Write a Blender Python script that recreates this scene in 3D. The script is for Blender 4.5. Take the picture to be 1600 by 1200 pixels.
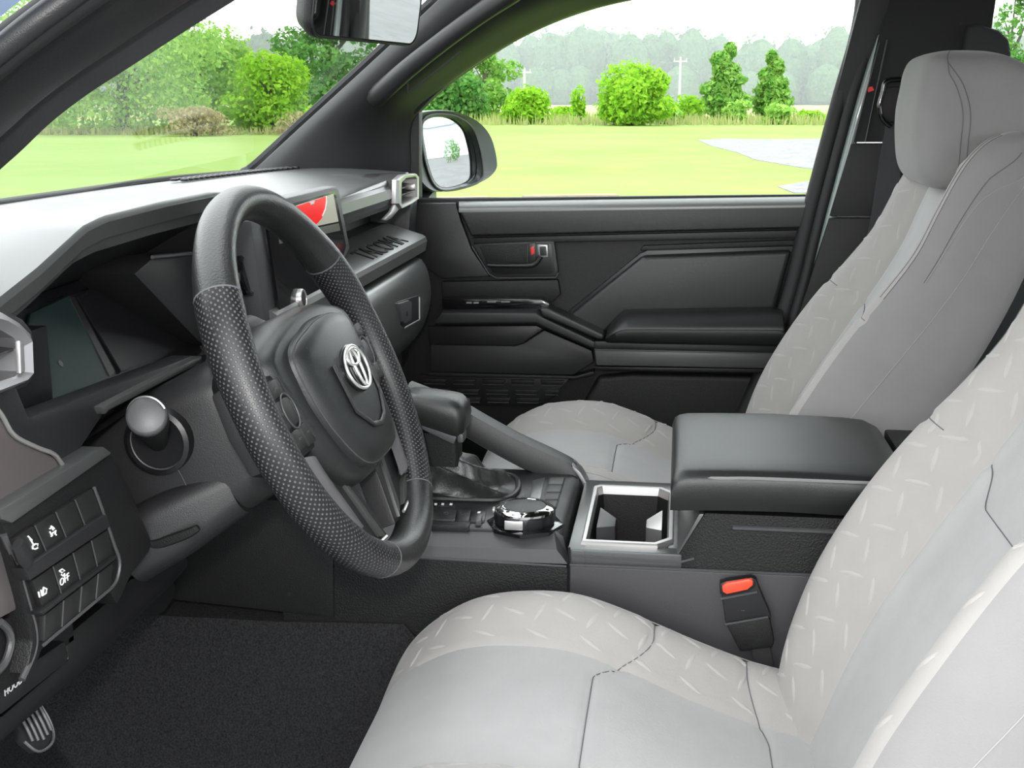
import bpy, bmesh, math, random
from mathutils import Vector, Matrix, noise

for o in list(bpy.data.objects):
    bpy.data.objects.remove(o, do_unlink=True)
SC = bpy.context.scene
COL = SC.collection
random.seed(7)

# ---------------------------------------------------------------- camera
# X runs across the cab towards the passenger, Y towards the bonnet, Z up; the ground is Z = 0
FOC = 1900.0
CAM = Vector((-1.47, 0.0, 1.46))
_p = math.atan2(440.0, FOC)
_ex = Vector((265.0, 440.0, -FOC)).normalized()
_ez = Vector((0, math.cos(_p), math.sin(_p)))
_ex = (_ex - _ez * _ex.dot(_ez)).normalized()
_ey = _ez.cross(_ex)
ROT = Matrix((_ex, _ey, _ez))
cd = bpy.data.cameras.new('camera')
cd.sensor_fit = 'HORIZONTAL'; cd.sensor_width = 36.0
cd.lens = FOC / 1600.0 * 36.0
cd.clip_start = 0.02; cd.clip_end = 2000
cam = bpy.data.objects.new('camera', cd); COL.objects.link(cam)
cam.matrix_world = Matrix.Translation(CAM) @ ROT.to_4x4()
SC.camera = cam

# ---------------------------------------------------------------- world, flash, exposure
SC.view_settings.view_transform = 'Standard'
SC.view_settings.look = 'None'
SC.view_settings.exposure = 0.0
SC.view_settings.gamma = 1.0
SC.view_settings.use_curve_mapping = False
wd = bpy.data.worlds.new('overcast_sky'); SC.world = wd; wd.use_nodes = True
bg = wd.node_tree.nodes['Background']
bg.inputs['Color'].default_value = (0.95, 0.98, 1.0, 1)
bg.inputs['Strength'].default_value = 4.6

fl = bpy.data.lights.new('camera_flash', 'POINT')          # the photographer's flash above the lens
fl.energy = 35.0; fl.shadow_soft_size = 0.025; fl.color = (1.0, 0.97, 0.94)
flo = bpy.data.objects.new('camera_flash', fl); COL.objects.link(flo)
flo.location = CAM + Vector((-0.02, 0.02, 0.10))

# ---------------------------------------------------------------- point helpers
def ray(px, py):
    return ROT @ Vector((px - 800.0, -(py - 600.0), -FOC))
def at(px, py, X=None, Y=None, Z=None):
    d = ray(px, py)
    t = (X - CAM.x) / d.x if X is not None else (Y - CAM.y) / d.y if Y is not None else (Z - CAM.z) / d.z
    return CAM + d * t
def atp(px, py, p0, n):
    d = ray(px, py)
    return CAM + d * ((Vector(p0) - CAM).dot(n) / d.dot(n))
def V(*a): return Vector(a)
def lerp(a, b, t): return a + (b - a) * t
def smooth(t):
    t = max(0.0, min(1.0, t)); return t * t * (3 - 2 * t)
def spl(pts, n, closed=False):
    """Catmull-Rom through points (tuples of any length), n samples"""
    P = [tuple(p) for p in pts]; m = len(P); out = []
    segs = m if closed else m - 1
    for k in range(n):
        s = k / (n if closed else n - 1) * segs
        i = min(int(s), segs - 1); t = s - i
        if closed: a, b, c, d = P[(i - 1) % m], P[i], P[(i + 1) % m], P[(i + 2) % m]
        else: a, b, c, d = P[max(i - 1, 0)], P[i], P[i + 1], P[min(i + 2, m - 1)]
        out.append(tuple(0.5 * (2 * b[q] + (c[q] - a[q]) * t + (2 * a[q] - 5 * b[q] + 4 * c[q] - d[q]) * t * t
                                + (3 * b[q] - a[q] - 3 * c[q] + d[q]) * t ** 3) for q in range(len(b))))
    return out
def vs(pts, n, closed=False): return [Vector(p) for p in spl(pts, n, closed)]

# ---------------------------------------------------------------- mesh builder
class MB:
    def __init__(s): s.v = []; s.f = []; s.uv = {}
    def add(s, pts):
        b = len(s.v); s.v += [Vector(p) for p in pts]; return b
    def poly(s, pts):
        b = s.add(pts); s.f.append(list(range(b, b + len(pts)))); return s
    def prism(s, poly, vec):
        vec = Vector(vec); n = len(poly)
        a = s.add(poly); b = s.add([Vector(p) + vec for p in poly])
        s.f.append(list(range(a, a + n))); s.f.append(list(range(b + n - 1, b - 1, -1)))
        for i in range(n):
            j = (i + 1) % n; s.f.append([a + i, b + i, b + j, a + j])
        return s
    def box(s, c, size, M=None):
        c = Vector(c); h = [q / 2 for q in size]
        P = [Vector((x * h[0], y * h[1], z * h[2])) for x in (-1, 1) for y in (-1, 1) for z in (-1, 1)]
        P = [(M @ p if M else p) + c for p in P]
        b = s.add(P)
        for f in ((0, 1, 3, 2), (4, 6, 7, 5), (0, 4, 5, 1), (2, 3, 7, 6), (0, 2, 6, 4), (1, 5, 7, 3)):
            s.f.append([b + i for i in f])
        return s
    def grid(s, rows, cu=False, cv=False, uvs=None):
        """rows[i][j]; cv closes along j, cu closes along i"""
        n, m = len(rows), len(rows[0])
        b = s.add([p for r in rows for p in r])
        if uvs:
            for i in range(n):
                for j in range(m): s.uv[b + i * m + j] = uvs[i][j]
        for i in range(n if cu else n - 1):
            for j in range(m if cv else m - 1):
                i2, j2 = (i + 1) % n, (j + 1) % m
                s.f.append([b + i * m + j, b + i2 * m + j, b + i2 * m + j2, b + i * m + j2])
        return s
    def loft(s, rings, caps=True):
        b = len(s.v); s.grid(rings, cv=True)
        m = len(rings[0]); n = len(rings)
        if caps:
            s.f.append([b + j for j in range(m - 1, -1, -1)])
            s.f.append([b + (n - 1) * m + j for j in range(m)])
        return s
    def tube(s, pts, r, seg=8, closed=False, flat=1.0, caps=True):
        P = [Vector(p) for p in pts]; n = len(P); rings = []
        up = None
        for i in range(n):
            if closed: t = P[(i + 1) % n] - P[i - 1]
            else: t = P[min(i + 1, n - 1)] - P[max(i - 1, 0)]
            t.normalize()
            if up is None:
                up = Vector((0, 0, 1)) if abs(t.z) < 0.9 else Vector((1, 0, 0))
            a = up - t * up.dot(t)
            if a.length < 1e-6: a = t.orthogonal()
            a.normalize(); up = a; c = t.cross(a)
            rr = r[i] if isinstance(r, (list, tuple)) else r
            rings.append([P[i] + (a * math.cos(q) + c * math.sin(q) * flat) * rr
                          for q in [2 * math.pi * k / seg for k in range(seg)]])
        if closed: s.grid(rings, cu=True, cv=True)
        else: s.loft(rings, caps)
        return s
    def cyl(s, a, b, r0, r1=None, seg=20, caps=True):
        return s.tube([a, b], [r0, r0 if r1 is None else r1], seg, caps=caps)
    def lathe(s, c, axis, prof, seg=28, cap=True):
        """prof: (radius, height along axis)"""
        axis = Vector(axis).normalized(); a = axis.orthogonal().normalized(); b = axis.cross(a); c = Vector(c)
        rings = [[c + axis * h + (a * math.cos(2 * math.pi * k / seg) + b * math.sin(2 * math.pi * k / seg)) * r
                  for k in range(seg)] for r, h in prof]
        return s.loft(rings, cap)
    def build(s, name, mat, parent=None, bevel=0.0, seg=2, sharp=38.0, smoothit=True, recalc=True, bev_angle=25):
        me = bpy.data.meshes.new(name)
        off = Vector((0, 0, 0)); q = parent
        while q is not None:
            off += Vector(q.location); q = q.parent
        if parent is None:
            xs = [p.x for p in s.v]; ys = [p.y for p in s.v]; zs = [p.z for p in s.v]
            off = Vector(((min(xs) + max(xs)) / 2, (min(ys) + max(ys)) / 2, min(zs)))
        me.from_pydata([tuple(p - off) for p in s.v], [], s.f)
        if s.uv:
            ul = me.uv_layers.new(name='UVMap')
            for lp in me.loops: ul.data[lp.index].uv = s.uv.get(lp.vertex_index, (0, 0))
        if recalc or bevel > 0:
            bm = bmesh.new(); bm.from_mesh(me)
            bmesh.ops.remove_doubles(bm, verts=bm.verts, dist=1e-6)
            if recalc: bmesh.ops.recalc_face_normals(bm, faces=bm.faces)
            if bevel > 0:
                es = [e for e in bm.edges if len(e.link_faces) == 2 and e.calc_face_angle(0) > math.radians(bev_angle)]
                if es:
                    bmesh.ops.bevel(bm, geom=es, offset=bevel, segments=seg, profile=0.6, affect='EDGES', clamp_overlap=True)
            bm.to_mesh(me); bm.free()
        if smoothit:
            me.polygons.foreach_set('use_smooth', [True] * len(me.polygons))
            me.set_sharp_from_angle(angle=math.radians(sharp))
        me.materials.append(mat)
        o = bpy.data.objects.new(name, me); COL.objects.link(o)
        o.parent = parent
        if parent is None: o.location = off
        return o

def tag(o, label, cat, group=None):
    o['label'] = label; o['category'] = cat
    if group: o['group'] = group
    return o
def thing(name, label, cat, loc, group=None):
    o = bpy.data.objects.new(name, None); COL.objects.link(o)
    o.location = loc; o.empty_display_size = 0.05
    return tag(o, label, cat, group)
def struct(o, label=None):
    o['kind'] = 'structure'
    if label: o['label'] = label
    return o
def copy_tree(o, parent=None):
    c = o.copy(); COL.objects.link(c); c.parent = parent
    for ch in [q for q in o.children]: copy_tree(ch, c)
    return c
def text_mesh(txt, size, depth, M, name, mat, parent):
    cu = bpy.data.curves.new(name, 'FONT'); cu.body = txt; cu.size = size; cu.extrude = depth
    cu.align_x = 'CENTER'; cu.align_y = 'CENTER'; cu.resolution_u = 3
    t = bpy.data.objects.new(name, cu); COL.objects.link(t)
    dg = bpy.context.evaluated_depsgraph_get()
    me = bpy.data.meshes.new_from_object(t.evaluated_get(dg))
    bpy.data.objects.remove(t, do_unlink=True)
    me.name = name
    off = Vector((0, 0, 0)); q = parent
    while q is not None:
        off += Vector(q.location); q = q.parent
    me.transform(Matrix.Translation(-off) @ M)
    me.materials.clear(); me.materials.append(mat)
    o = bpy.data.objects.new(name, me); COL.objects.link(o); o.parent = parent
    return o
def frame(o, x, y):
    """4x4 from origin and two in-plane axes"""
    x = Vector(x).normalized(); z = x.cross(Vector(y)).normalized(); y = z.cross(x)
    M = Matrix((x, y, z)).transposed().to_4x4(); M.translation = Vector(o); return M

# ---------------------------------------------------------------- materials
MATS = {}
def mat(name, col, rough=0.5, metal=0.0, spec=0.5, grain=0.0, gscale=900.0, var=0.0, vscale=6.0, col2=None, sheen=0.0, coat=0.0):
    m = bpy.data.materials.new(name); m.use_nodes = True
    nt = m.node_tree; N = nt.nodes; L = nt.links; b = N['Principled BSDF']
    b.inputs['Base Color'].default_value = (*col, 1); b.inputs['Roughness'].default_value = rough
    b.inputs['Metallic'].default_value = metal; b.inputs['Specular IOR Level'].default_value = spec
    b.inputs['Sheen Weight'].default_value = sheen; b.inputs['Coat Weight'].default_value = coat
    tc = N.new('ShaderNodeTexCoord')
    if var > 0 or col2:
        n1 = N.new('ShaderNodeTexNoise'); n1.inputs['Scale'].default_value = vscale; n1.inputs['Detail'].default_value = 4
        L.new(tc.outputs['Object'], n1.inputs['Vector'])
        mx = N.new('ShaderNodeMix'); mx.data_type = 'RGBA'
        c2 = col2 if col2 else tuple(min(1, c * (1 + var)) for c in col)
        c1 = col if col2 else tuple(c * (1 - var) for c in col)
        mx.inputs[6].default_value = (*c1, 1); mx.inputs[7].default_value = (*c2, 1)
        rm = N.new('ShaderNodeMapRange'); rm.inputs[1].default_value = 0.3; rm.inputs[2].default_value = 0.7
        L.new(n1.outputs['Fac'], rm.inputs[0]); L.new(rm.outputs[0], mx.inputs[0])
        L.new(mx.outputs[2], b.inputs['Base Color'])
    if grain > 0:
        n2 = N.new('ShaderNodeTexNoise'); n2.inputs['Scale'].default_value = gscale; n2.inputs['Detail'].default_value = 2
        L.new(tc.outputs['Object'], n2.inputs['Vector'])
        bp = N.new('ShaderNodeBump'); bp.inputs['Strength'].default_value = grain; bp.inputs['Distance'].default_value = 0.001
        L.new(n2.outputs['Fac'], bp.inputs['Height']); L.new(bp.outputs['Normal'], b.inputs['Normal'])
    MATS[name] = m
    return m
def weave(name, col, scale=900.0, strength=0.25, var=0.03):
    m = mat(name, col, 0.9, spec=0.2, var=var, vscale=25, sheen=0.15)
    nt = m.node_tree; N = nt.nodes; L = nt.links; b = N['Principled BSDF']
    tc = N.new('ShaderNodeTexCoord')
    w1 = N.new('ShaderNodeTexNoise'); w1.inputs['Scale'].default_value = scale * 0.4
    w2 = N.new('ShaderNodeTexNoise'); w2.inputs['Scale'].default_value = scale
    L.new(tc.outputs['Object'], w1.inputs['Vector']); L.new(tc.outputs['Object'], w2.inputs['Vector'])
    ad = N.new('ShaderNodeMath'); ad.operation = 'ADD'
    L.new(w1.outputs['Fac'], ad.inputs[0]); L.new(w2.outputs['Fac'], ad.inputs[1])
    bp = N.new('ShaderNodeBump'); bp.inputs['Strength'].default_value = strength; bp.inputs['Distance'].default_value = 0.0008
    L.new(ad.outputs[0], bp.inputs['Height']); L.new(bp.outputs['Normal'], b.inputs['Normal'])
    return m
def glass(name, tint=(0.97, 0.99, 0.98), ior=1.35, scale=1.0):
    m = bpy.data.materials.new(name); m.use_nodes = True
    nt = m.node_tree; N = nt.nodes; L = nt.links
    N.remove(N['Principled BSDF']); out = N['Material Output']
    tr = N.new('ShaderNodeBsdfTransparent'); tr.inputs[0].default_value = (*tint, 1)
    gl = N.new('ShaderNodeBsdfGlossy'); gl.inputs['Roughness'].default_value = 0.02
    fr = N.new('ShaderNodeFresnel'); fr.inputs[0].default_value = ior
    mu = N.new('ShaderNodeMath'); mu.operation = 'MULTIPLY'; mu.inputs[1].default_value = scale
    ms = N.new('ShaderNodeMixShader')
    L.new(fr.outputs[0], mu.inputs[0]); L.new(mu.outputs[0], ms.inputs[0])
    L.new(tr.outputs[0], ms.inputs[1]); L.new(gl.outputs[0], ms.inputs[2]); L.new(ms.outputs[0], out.inputs[0])
    MATS[name] = m
    return m
def perforated(name, col, pitch=0.0056):
    m = mat(name, col, 0.42, spec=0.5)
    nt = m.node_tree; N = nt.nodes; L = nt.links; b = N['Principled BSDF']
    tc = N.new('ShaderNodeTexCoord'); sx = N.new('ShaderNodeSeparateXYZ'); L.new(tc.outputs['UV'], sx.inputs[0])
    def M_(op, a, bb=None, c=None):
        n = N.new('ShaderNodeMath'); n.operation = op
        for i, q in enumerate((a, bb, c)):
            if q is None: continue
            if isinstance(q, (int, float)): n.inputs[i].default_value = q
            else: L.new(q, n.inputs[i])
        return n.outputs[0]
    u = M_('DIVIDE', sx.outputs[0], pitch); v = M_('DIVIDE', sx.outputs[1], pitch)
    def dots(du):
        fu = M_('SUBTRACT', M_('FRACT', M_('ADD', u, du)), 0.5); fv = M_('SUBTRACT', M_('FRACT', M_('ADD', v, du)), 0.5)
        return M_('SQRT', M_('ADD', M_('MULTIPLY', fu, fu), M_('MULTIPLY', fv, fv)))
    d = M_('MINIMUM', dots(0.0), dots(0.5))
    rm = N.new('ShaderNodeMapRange'); rm.inputs[1].default_value = 0.12; rm.inputs[2].default_value = 0.20
    L.new(d, rm.inputs[0])
    mx = N.new('ShaderNodeMix'); mx.data_type = 'RGBA'
    mx.inputs[6].default_value = (*[min(1, c * 5 + .03) for c in col], 1); mx.inputs[7].default_value = (*col, 1)  # holes coloured lighter than the leather, standing in for their flash glint
    L.new(rm.outputs[0], mx.inputs[0]); L.new(mx.outputs[2], b.inputs['Base Color'])
    bp = N.new('ShaderNodeBump'); bp.inputs['Strength'].default_value = 0.6; bp.inputs['Distance'].default_value = 0.0008
    L.new(rm.outputs[0], bp.inputs['Height']); L.new(bp.outputs['Normal'], b.inputs['Normal'])
    return m

PLAST = mat('charcoal_plastic', (0.015, 0.015, 0.016), 0.42, spec=0.42, grain=0.25, gscale=1100)
PLAST2 = mat('grained_black_plastic', (0.009, 0.009, 0.0095), 0.5, spec=0.32, grain=0.5, gscale=700)
PADM = mat('soft_dash_pad', (0.050, 0.053, 0.052), 0.28, spec=0.75, grain=0.10, gscale=1300)
SOFT = mat('soft_black_vinyl', (0.014, 0.0155, 0.0155), 0.36, grain=0.3, gscale=1200)
GREYP = mat('grey_plastic', (0.055, 0.055, 0.058), 0.42, grain=0.15, gscale=1300)
BLACK = mat('deep_black_plastic', (0.008, 0.008, 0.009), 0.4)
PIANO = mat('gloss_black', (0.006, 0.006, 0.007), 0.12, coat=0.4)
SATIN = mat('satin_silver', (0.50, 0.49, 0.485), 0.36, metal=0.85)
SATIN2 = mat('satin_dark_silver', (0.30, 0.30, 0.31), 0.38, metal=0.8)
CHROME = mat('chrome', (0.88, 0.88, 0.88), 0.08, metal=1.0)
LEATHER = mat('smooth_black_leather', (0.017, 0.018, 0.018), 0.36, grain=0.35, gscale=500)
PERF = perforated('perforated_black_leather', (0.011, 0.011, 0.012))
RUBBER = mat('black_rubber', (0.009, 0.009, 0.010), 0.65)
FAB = weave('light_grey_seat_cloth', (0.33, 0.33, 0.327))
FABT = weave('taupe_grey_embossed_cloth', (0.30, 0.289, 0.277))
FABST = weave('raised_stud_cloth', (0.335, 0.325, 0.312))  # lighter copy of the bolster cloth; the emboss sheen is in the colour
FABS = weave('shaded_seat_cloth', (0.205, 0.20, 0.20))  # darker copy of the seat cloth; the sides' weaker light is in the colour
STITCH = mat('dark_grey_thread', (0.10, 0.10, 0.11), 0.8)
WEB = mat('belt_webbing', (0.022, 0.024, 0.028), 0.75, grain=0.6, gscale=600)
RED = mat('red_plastic', (0.75, 0.03, 0.02), 0.4)
WHITEP = mat('white_print', (0.85, 0.85, 0.85), 0.5)
PAINT = mat('grey_green_body_paint', (0.17, 0.215, 0.20), 0.35, coat=0.4)
PAINTD = mat('dark_body_paint', (0.022, 0.028, 0.028), 0.38)
HEADL = mat('dark_headliner', (0.014, 0.014, 0.015), 0.9, grain=0.3, gscale=500)
MIRROR = mat('mirror_glass', (0.86, 0.88, 0.88), 0.015, metal=1.0)
BELTP = mat('skylit_door_cap', (0.13, 0.137, 0.133), 0.3, spec=0.7, grain=0.1, gscale=1300)  # soft pad made lighter; the sky highlight is put into the colour
GLASSW = glass('window_glass', ior=1.16, scale=0.35)
GLASSD = glass('door_glass', ior=1.2, scale=0.5)
# ================================================================ cab shell
def carpet_mat():
    m = mat('black_carpet', (0.008, 0.008, 0.009), 0.95, spec=0.2, col2=(0.030, 0.030, 0.031), vscale=420, grain=1.0, gscale=520)
    return m
CARPET = carpet_mat()
def floor_z(x, y):
    z = 0.60
    z += lerp(0.03, 0.25, smooth((y - 0.24) / 0.06)) * smooth((x + 0.205) / 0.05) * (1 - smooth((x - 0.13) / 0.05))
    z += 0.40 * smooth((y - 0.62) / 0.38)
    z += 0.006 * noise.noise((x * 9, y * 9, 1.0))
    return z
g = MB()
rows = [[V(x, y, floor_z(x, y)) for x in [-0.76 + 1.52 * j / 90 for j in range(91)]] for y in [-1.45 + 2.45 * i / 110 for i in range(111)]]
g.grid(rows)
struct(g.build('floor', CARPET), 'black cut-pile carpet over the cab floor and tunnel')

# headliner and roof
g = MB()
rows = []
for i in range(15):
    y = 0.20 - 1.68 * i / 14
    zc = 1.735 + 0.02 * math.sin(math.pi * i / 14)
    rows.append([V(x, y, zc - 0.09 * (abs(x) / 0.68) ** 4) for x in [-0.68 + 1.36 * j / 16 for j in range(17)]])
top = [[p + V(0, 0, 0.03) for p in r] for r in rows]
g.grid(rows); g.grid(top)
struct(g.build('ceiling', HEADL, recalc=False), 'dark headliner under the cab roof')

# passenger windscreen pillar trim: windscreen edge -> bulge -> door edge
E1 = [at(380, 275, X=0.71), at(400, 262, X=0.705), at(470, 198, X=0.685), at(560, 116, X=0.66), at(640, 42, X=0.64), at(700, -15, X=0.62), at(790, -100, X=0.60), at(905, -170, X=0.58)]
E2 = [at(640, 300, X=0.76), at(641, 262, X=0.757), at(643, 188, X=0.75), at(692, 136, X=0.735), at(782, 76, X=0.72), at(882, 27, X=0.705), at(1000, -6, X=0.69), at(1150, -45, X=0.67)]
e1 = vs([tuple(p) for p in E1], 40); e2 = vs([tuple(p) for p in E2], 40)
g = MB(); rows = []
prof = [(0, 0.03), (0, 0.0), (0.04, -0.012), (0.2, -0.035), (0.45, -0.05), (0.7, -0.042), (0.9, -0.012), (1.0, 0.004), (1.0, 0.014)]
for i in range(40):
    r = []
    for (t, b) in spl(prof, 28):
        p = lerp(e1[i], e2[i], t); r.append(V(p.x + b, p.y, p.z))
    rows.append(r)
g.grid(rows)
pil = struct(g.build('trim_1', PLAST, recalc=False), 'charcoal windscreen pillar trim on the passenger side')
# grab handle on that pillar
hp = [at(588, 150, X=0.665), at(600, 140, X=0.645), at(640, 105, X=0.615), at(700, 58, X=0.60), at(755, 18, X=0.595), at(800, -12, X=0.60), at(830, -35, X=0.625)]
h = MB(); pts = vs([tuple(p) for p in hp], 30)
h.tube(pts, [0.020 - 0.004 * math.sin(math.pi * i / 29) for i in range(30)], 14)
h.build('grab_handle', PLAST, pil)
fp = [at(588, 165, X=0.665), at(640, 140, X=0.66), at(720, 85, X=0.65), at(719, 78, X=0.65)]
h = MB(); h.tube([at(637, 146, X=0.672), at(720, 81, X=0.655)], 0.0018, 6)
h.tube([at(637, 146, X=0.672), at(637, 128, X=0.655)], 0.0018, 6); h.build('trim_seam', GREYP, pil)
# black rubber edge along the windscreen
g = MB(); g.tube([p + V(0.012, 0.004, 0.004) for p in e1], 0.010, 8)
struct(g.build('trim_2', RUBBER), 'black rubber seal along the windscreen edge')

# driver windscreen pillar
D1 = [V(-0.675, 0.765, 1.332), at(-140, 290, X=-0.635), at(-60, 225, X=-0.63), at(0, 168, X=-0.625), at(60, 122, X=-0.618), at(125, 80, X=-0.61), at(250, 0, X=-0.59), at(400, -90, X=-0.57), at(520, -150, X=-0.55)]
D2 = [V(-0.775, 0.66, 1.318), at(-140, 200, X=-0.74), at(-60, 140, X=-0.735), at(0, 92, X=-0.73), at(60, 48, X=-0.722), at(125, 2, X=-0.715), at(230, -70, X=-0.70), at(360, -150, X=-0.69), at(460, -210, X=-0.68)]
D1 = [lerp(D1[0], D1[1], k / 5.0) for k in range(5)] + D1[1:]; D2 = [lerp(D2[0], D2[1], k / 5.0) for k in range(5)] + D2[1:]
d1 = vs([tuple(p) for p in D1], 72); d2 = vs([tuple(p) for p in D2], 72)
g = MB(); rows = []
prof = [(0, 0.05), (0, 0.0), (0.1, 0.012), (0.35, 0.025), (0.7, 0.018), (0.95, 0.004), (1.0, -0.01)]
for i in range(72):
    ax = (d1[min(i + 1, 71)] - d1[max(i - 1, 0)]).normalized()
    r = []
    for (t, b) in spl(prof, 20):
        p = lerp(d1[i], d2[i], t)
        r.append(p + V(0, 0.6 * (0.05 if t == 0 and b > 0.04 else 0), 0) + V(b * 0.7, -b * 0.7, -b * 0.3))
    rows.append(r)
g.grid(rows)
dp = struct(g.build('trim_3', PLAST, recalc=False), 'charcoal windscreen pillar trim on the driver side')
h = MB(); h.tube([p + V(-0.004, -0.012, 0.010) for p in d2], 0.013, 12); h.build('door_seal', RUBBER, dp)
h = MB(); h.tube([p + V(-0.012, -0.030, 0.020) for p in d2], 0.008, 12); h.build('seal_lip', PLAST, dp)
h = MB(); rows = [[p + V(-0.03, -0.03, 0.03), p + V(-0.05, -0.05, 0.055), p + V(-0.06, -0.04, 0.10), p + V(-0.03, 0.03, 0.13)] for p in d2]
h.grid(rows)
SKYPAINT = mat('sky_tinted_body_paint', (0.30, 0.42, 0.60), 0.2, metal=0.4, coat=0.8)  # body paint with the sky's bluish reflection mixed into its colour
h.build('painted_door_frame', SKYPAINT, dp)

# windscreen glass: between the pillars, from the cowl to the header
cowl = [V(-0.74, 0.74, 1.335), V(-0.5, 0.785, 1.338), V(-0.2, 0.80, 1.34), V(0.1, 0.80, 1.34), V(0.4, 0.79, 1.34), V(0.72, 0.755, 1.335)]
head = [V(-0.56, 0.20, 1.745), V(-0.4, 0.235, 1.755), V(-0.15, 0.255, 1.76), V(0.15, 0.255, 1.76), V(0.4, 0.235, 1.755), V(0.60, 0.20, 1.735)]
cw = vs([tuple(p) for p in cowl], 24); hd = vs([tuple(p) for p in head], 24)
g = MB()
rows = [[lerp(cw[j], hd[j], i / 11.0) + V(0, 0.028, 0.02) * math.sin(math.pi * i / 11.0) + V(0, 0.012, 0) for j in range(24)] for i in range(12)]
g.grid(rows)
struct(g.build('window_1', GLASSW, recalc=False), 'sloping windscreen glass above the dashboard')
g = MB(); g.tube([p + V(0, 0.016, 0.0) for p in cw], 0.006, 8)
struct(g.build('trim_4', RUBBER), 'black strip where the windscreen meets the dashboard')
g = MB(); g.tube([p + V(0, 0, 0.0) for p in hd], 0.03, 10)
struct(g.build('trim_5', HEADL), 'dark roof header above the windscreen')

# bonnet and firewall outside/below the screen
g = MB(); g.box((0, 1.42, 1.10), (1.6, 1.15, 0.12)); struct(g.build('bonnet', PAINT, bevel=0.04, seg=3), 'grey green truck bonnet ahead of the windscreen')
g = MB(); g.box((0, 0.98, 0.9), (1.56, 0.04, 0.72)); struct(g.build('wall_front', PLAST2), 'black firewall ahead of the footwells')
# rear of the cab
g = MB(); g.box((0, -1.50, 0.92), (1.56, 0.06, 0.74)); g.box((0.62, -1.48, 1.5), (0.16, 0.08, 0.46)); g.box((-0.62, -1.48, 1.5), (0.16, 0.08, 0.46))
struct(g.build('wall_back', PLAST2), 'back wall of the cab')
# driver side: sill, centre pillar and rear door
g = MB(); g.box((-0.80, 0.1, 0.60), (0.12, 1.9, 0.12)); g.box((-0.78, -0.66, 1.17), (0.10, 0.16, 1.10)); g.box((-0.79, -1.1, 0.93), (0.08, 0.8, 0.70)); g.box((-0.70, -0.55, 1.72), (0.10, 1.9, 0.09)); g.box((-0.79, 0.86, 0.95), (0.06, 0.28, 0.72))
struct(g.build('wall_left', PAINT), 'driver side sill, centre pillar and rear door')
# passenger side behind the front door
g = MB(); g.box((0.80, 0.1, 0.60), (0.12, 1.9, 0.12)); g.box((0.80, -0.95, 0.93), (0.08, 1.14, 0.70)); g.box((0.705, -0.60, 1.735), (0.10, 1.75, 0.085)); g.box((0.72, -1.42, 1.5), (0.08, 0.14, 0.46)); g.box((0.80, 0.76, 0.95), (0.06, 0.48, 0.72))
struct(g.build('wall_right', PAINTD), 'passenger side sill, roof rail and rear door')
g = MB(); g.prism([V(0.79, -0.56, 1.26), V(0.79, -1.36, 1.26), V(0.74, -1.36, 1.70), V(0.73, -0.56, 1.70)], (0.004, 0, 0))
struct(g.build('window_2', GLASSD), 'rear side window behind the passenger seat')
# centre pillar trim on the passenger side
def plate(m, pts, x, th, tilt=None):
    m.prism([at(px, py, X=x) for px, py in pts], (th, 0, 0)); return m
g = MB(); plate(g, [(1392, -20), (1560, -20), (1548, 60), (1522, 120), (1495, 222), (1334, 222), (1352, 150), (1372, 62)], 0.715, 0.05)
bp_ = struct(g.build('trim_6', HEADL, bevel=0.004), 'dark cloth-covered upper centre pillar trim behind the passenger seat')
g = MB(); plate(g, [(1331, 225), (1500, 225), (1490, 338), (1297, 338)], 0.708, 0.06)
struct(g.build('trim_7', PLAST2, bevel=0.002), 'middle panel of the passenger centre pillar trim')
g = MB(); plate(g, [(1296, 341), (1490, 341), (1470, 760), (1180, 760), (1225, 560), (1262, 450)], 0.712, 0.06)
struct(g.build('trim_8', PLAST2, bevel=0.002), 'lower panel of the passenger centre pillar trim')
g = MB(); g.tube([at(1374, 66, X=0.712), at(1306, 330, X=0.712)], 0.0012, 6)
g.tube([at(1386, 62, X=0.712), at(1352, 222, X=0.712)], 0.0015, 6); g.build('panel_gap', BLACK, bp_)
g = MB(); plate(g, [(1354, 137), (1363, 135), (1366, 141), (1357, 144)], 0.7135, 0.002); g.build('red_marker', RED, bp_)
# body flange and door seals beside that pillar
path = [(1386, -30), (1386, 5), (1374, 66), (1345, 165), (1306, 310), (1290, 372), (1270, 452), (1240, 545), (1190, 660)]
pv = vs([tuple(at(px, py, X=0.728)) for px, py in path], 40)
g = MB(); g.tube(pv, 0.010, 10); struct(g.build('trim_9', PAINT), 'grey green painted door flange by the centre pillar')
g = MB(); g.tube([p + V(0.004, 0.017, 0) for p in pv], 0.010, 10); struct(g.build('trim_10', RUBBER), 'black door seal beside the painted flange')
g = MB(); g.tube([p + V(0.022, 0.034, 0) for p in pv], 0.016, 10); struct(g.build('trim_11', RUBBER), 'thick black outer door seal')
# ================================================================ dashboard
DASH = thing('dashboard', 'charcoal dashboard with hooded gauge display running under the windscreen', 'dashboard', (0.0, 0.60, 0.95))
def yplate(m, pts, y, th):
    m.prism([at(px, py, Y=y) for px, py in pts], (0, th, 0)); return m
def lipcurve():
    # x, y, z of the front lip of the top pad
    return [(-0.80, 0.53, 1.258), (-0.745, 0.515, 1.285), (-0.70, 0.50, 1.303), (-0.665, 0.487, 1.316), (-0.60, 0.482, 1.336), (-0.525, 0.48, 1.361), (-0.49, 0.479, 1.366), (-0.37, 0.478, 1.369),
            (-0.24, 0.48, 1.369), (-0.20, 0.484, 1.366), (-0.14, 0.49, 1.352), (-0.06, 0.475, 1.34), (0.05, 0.463, 1.334), (0.17, 0.461, 1.331), (0.30, 0.460, 1.335), (0.42, 0.459, 1.338), (0.52, 0.459, 1.340), (0.66, 0.47, 1.340), (0.745, 0.50, 1.330)]
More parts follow.
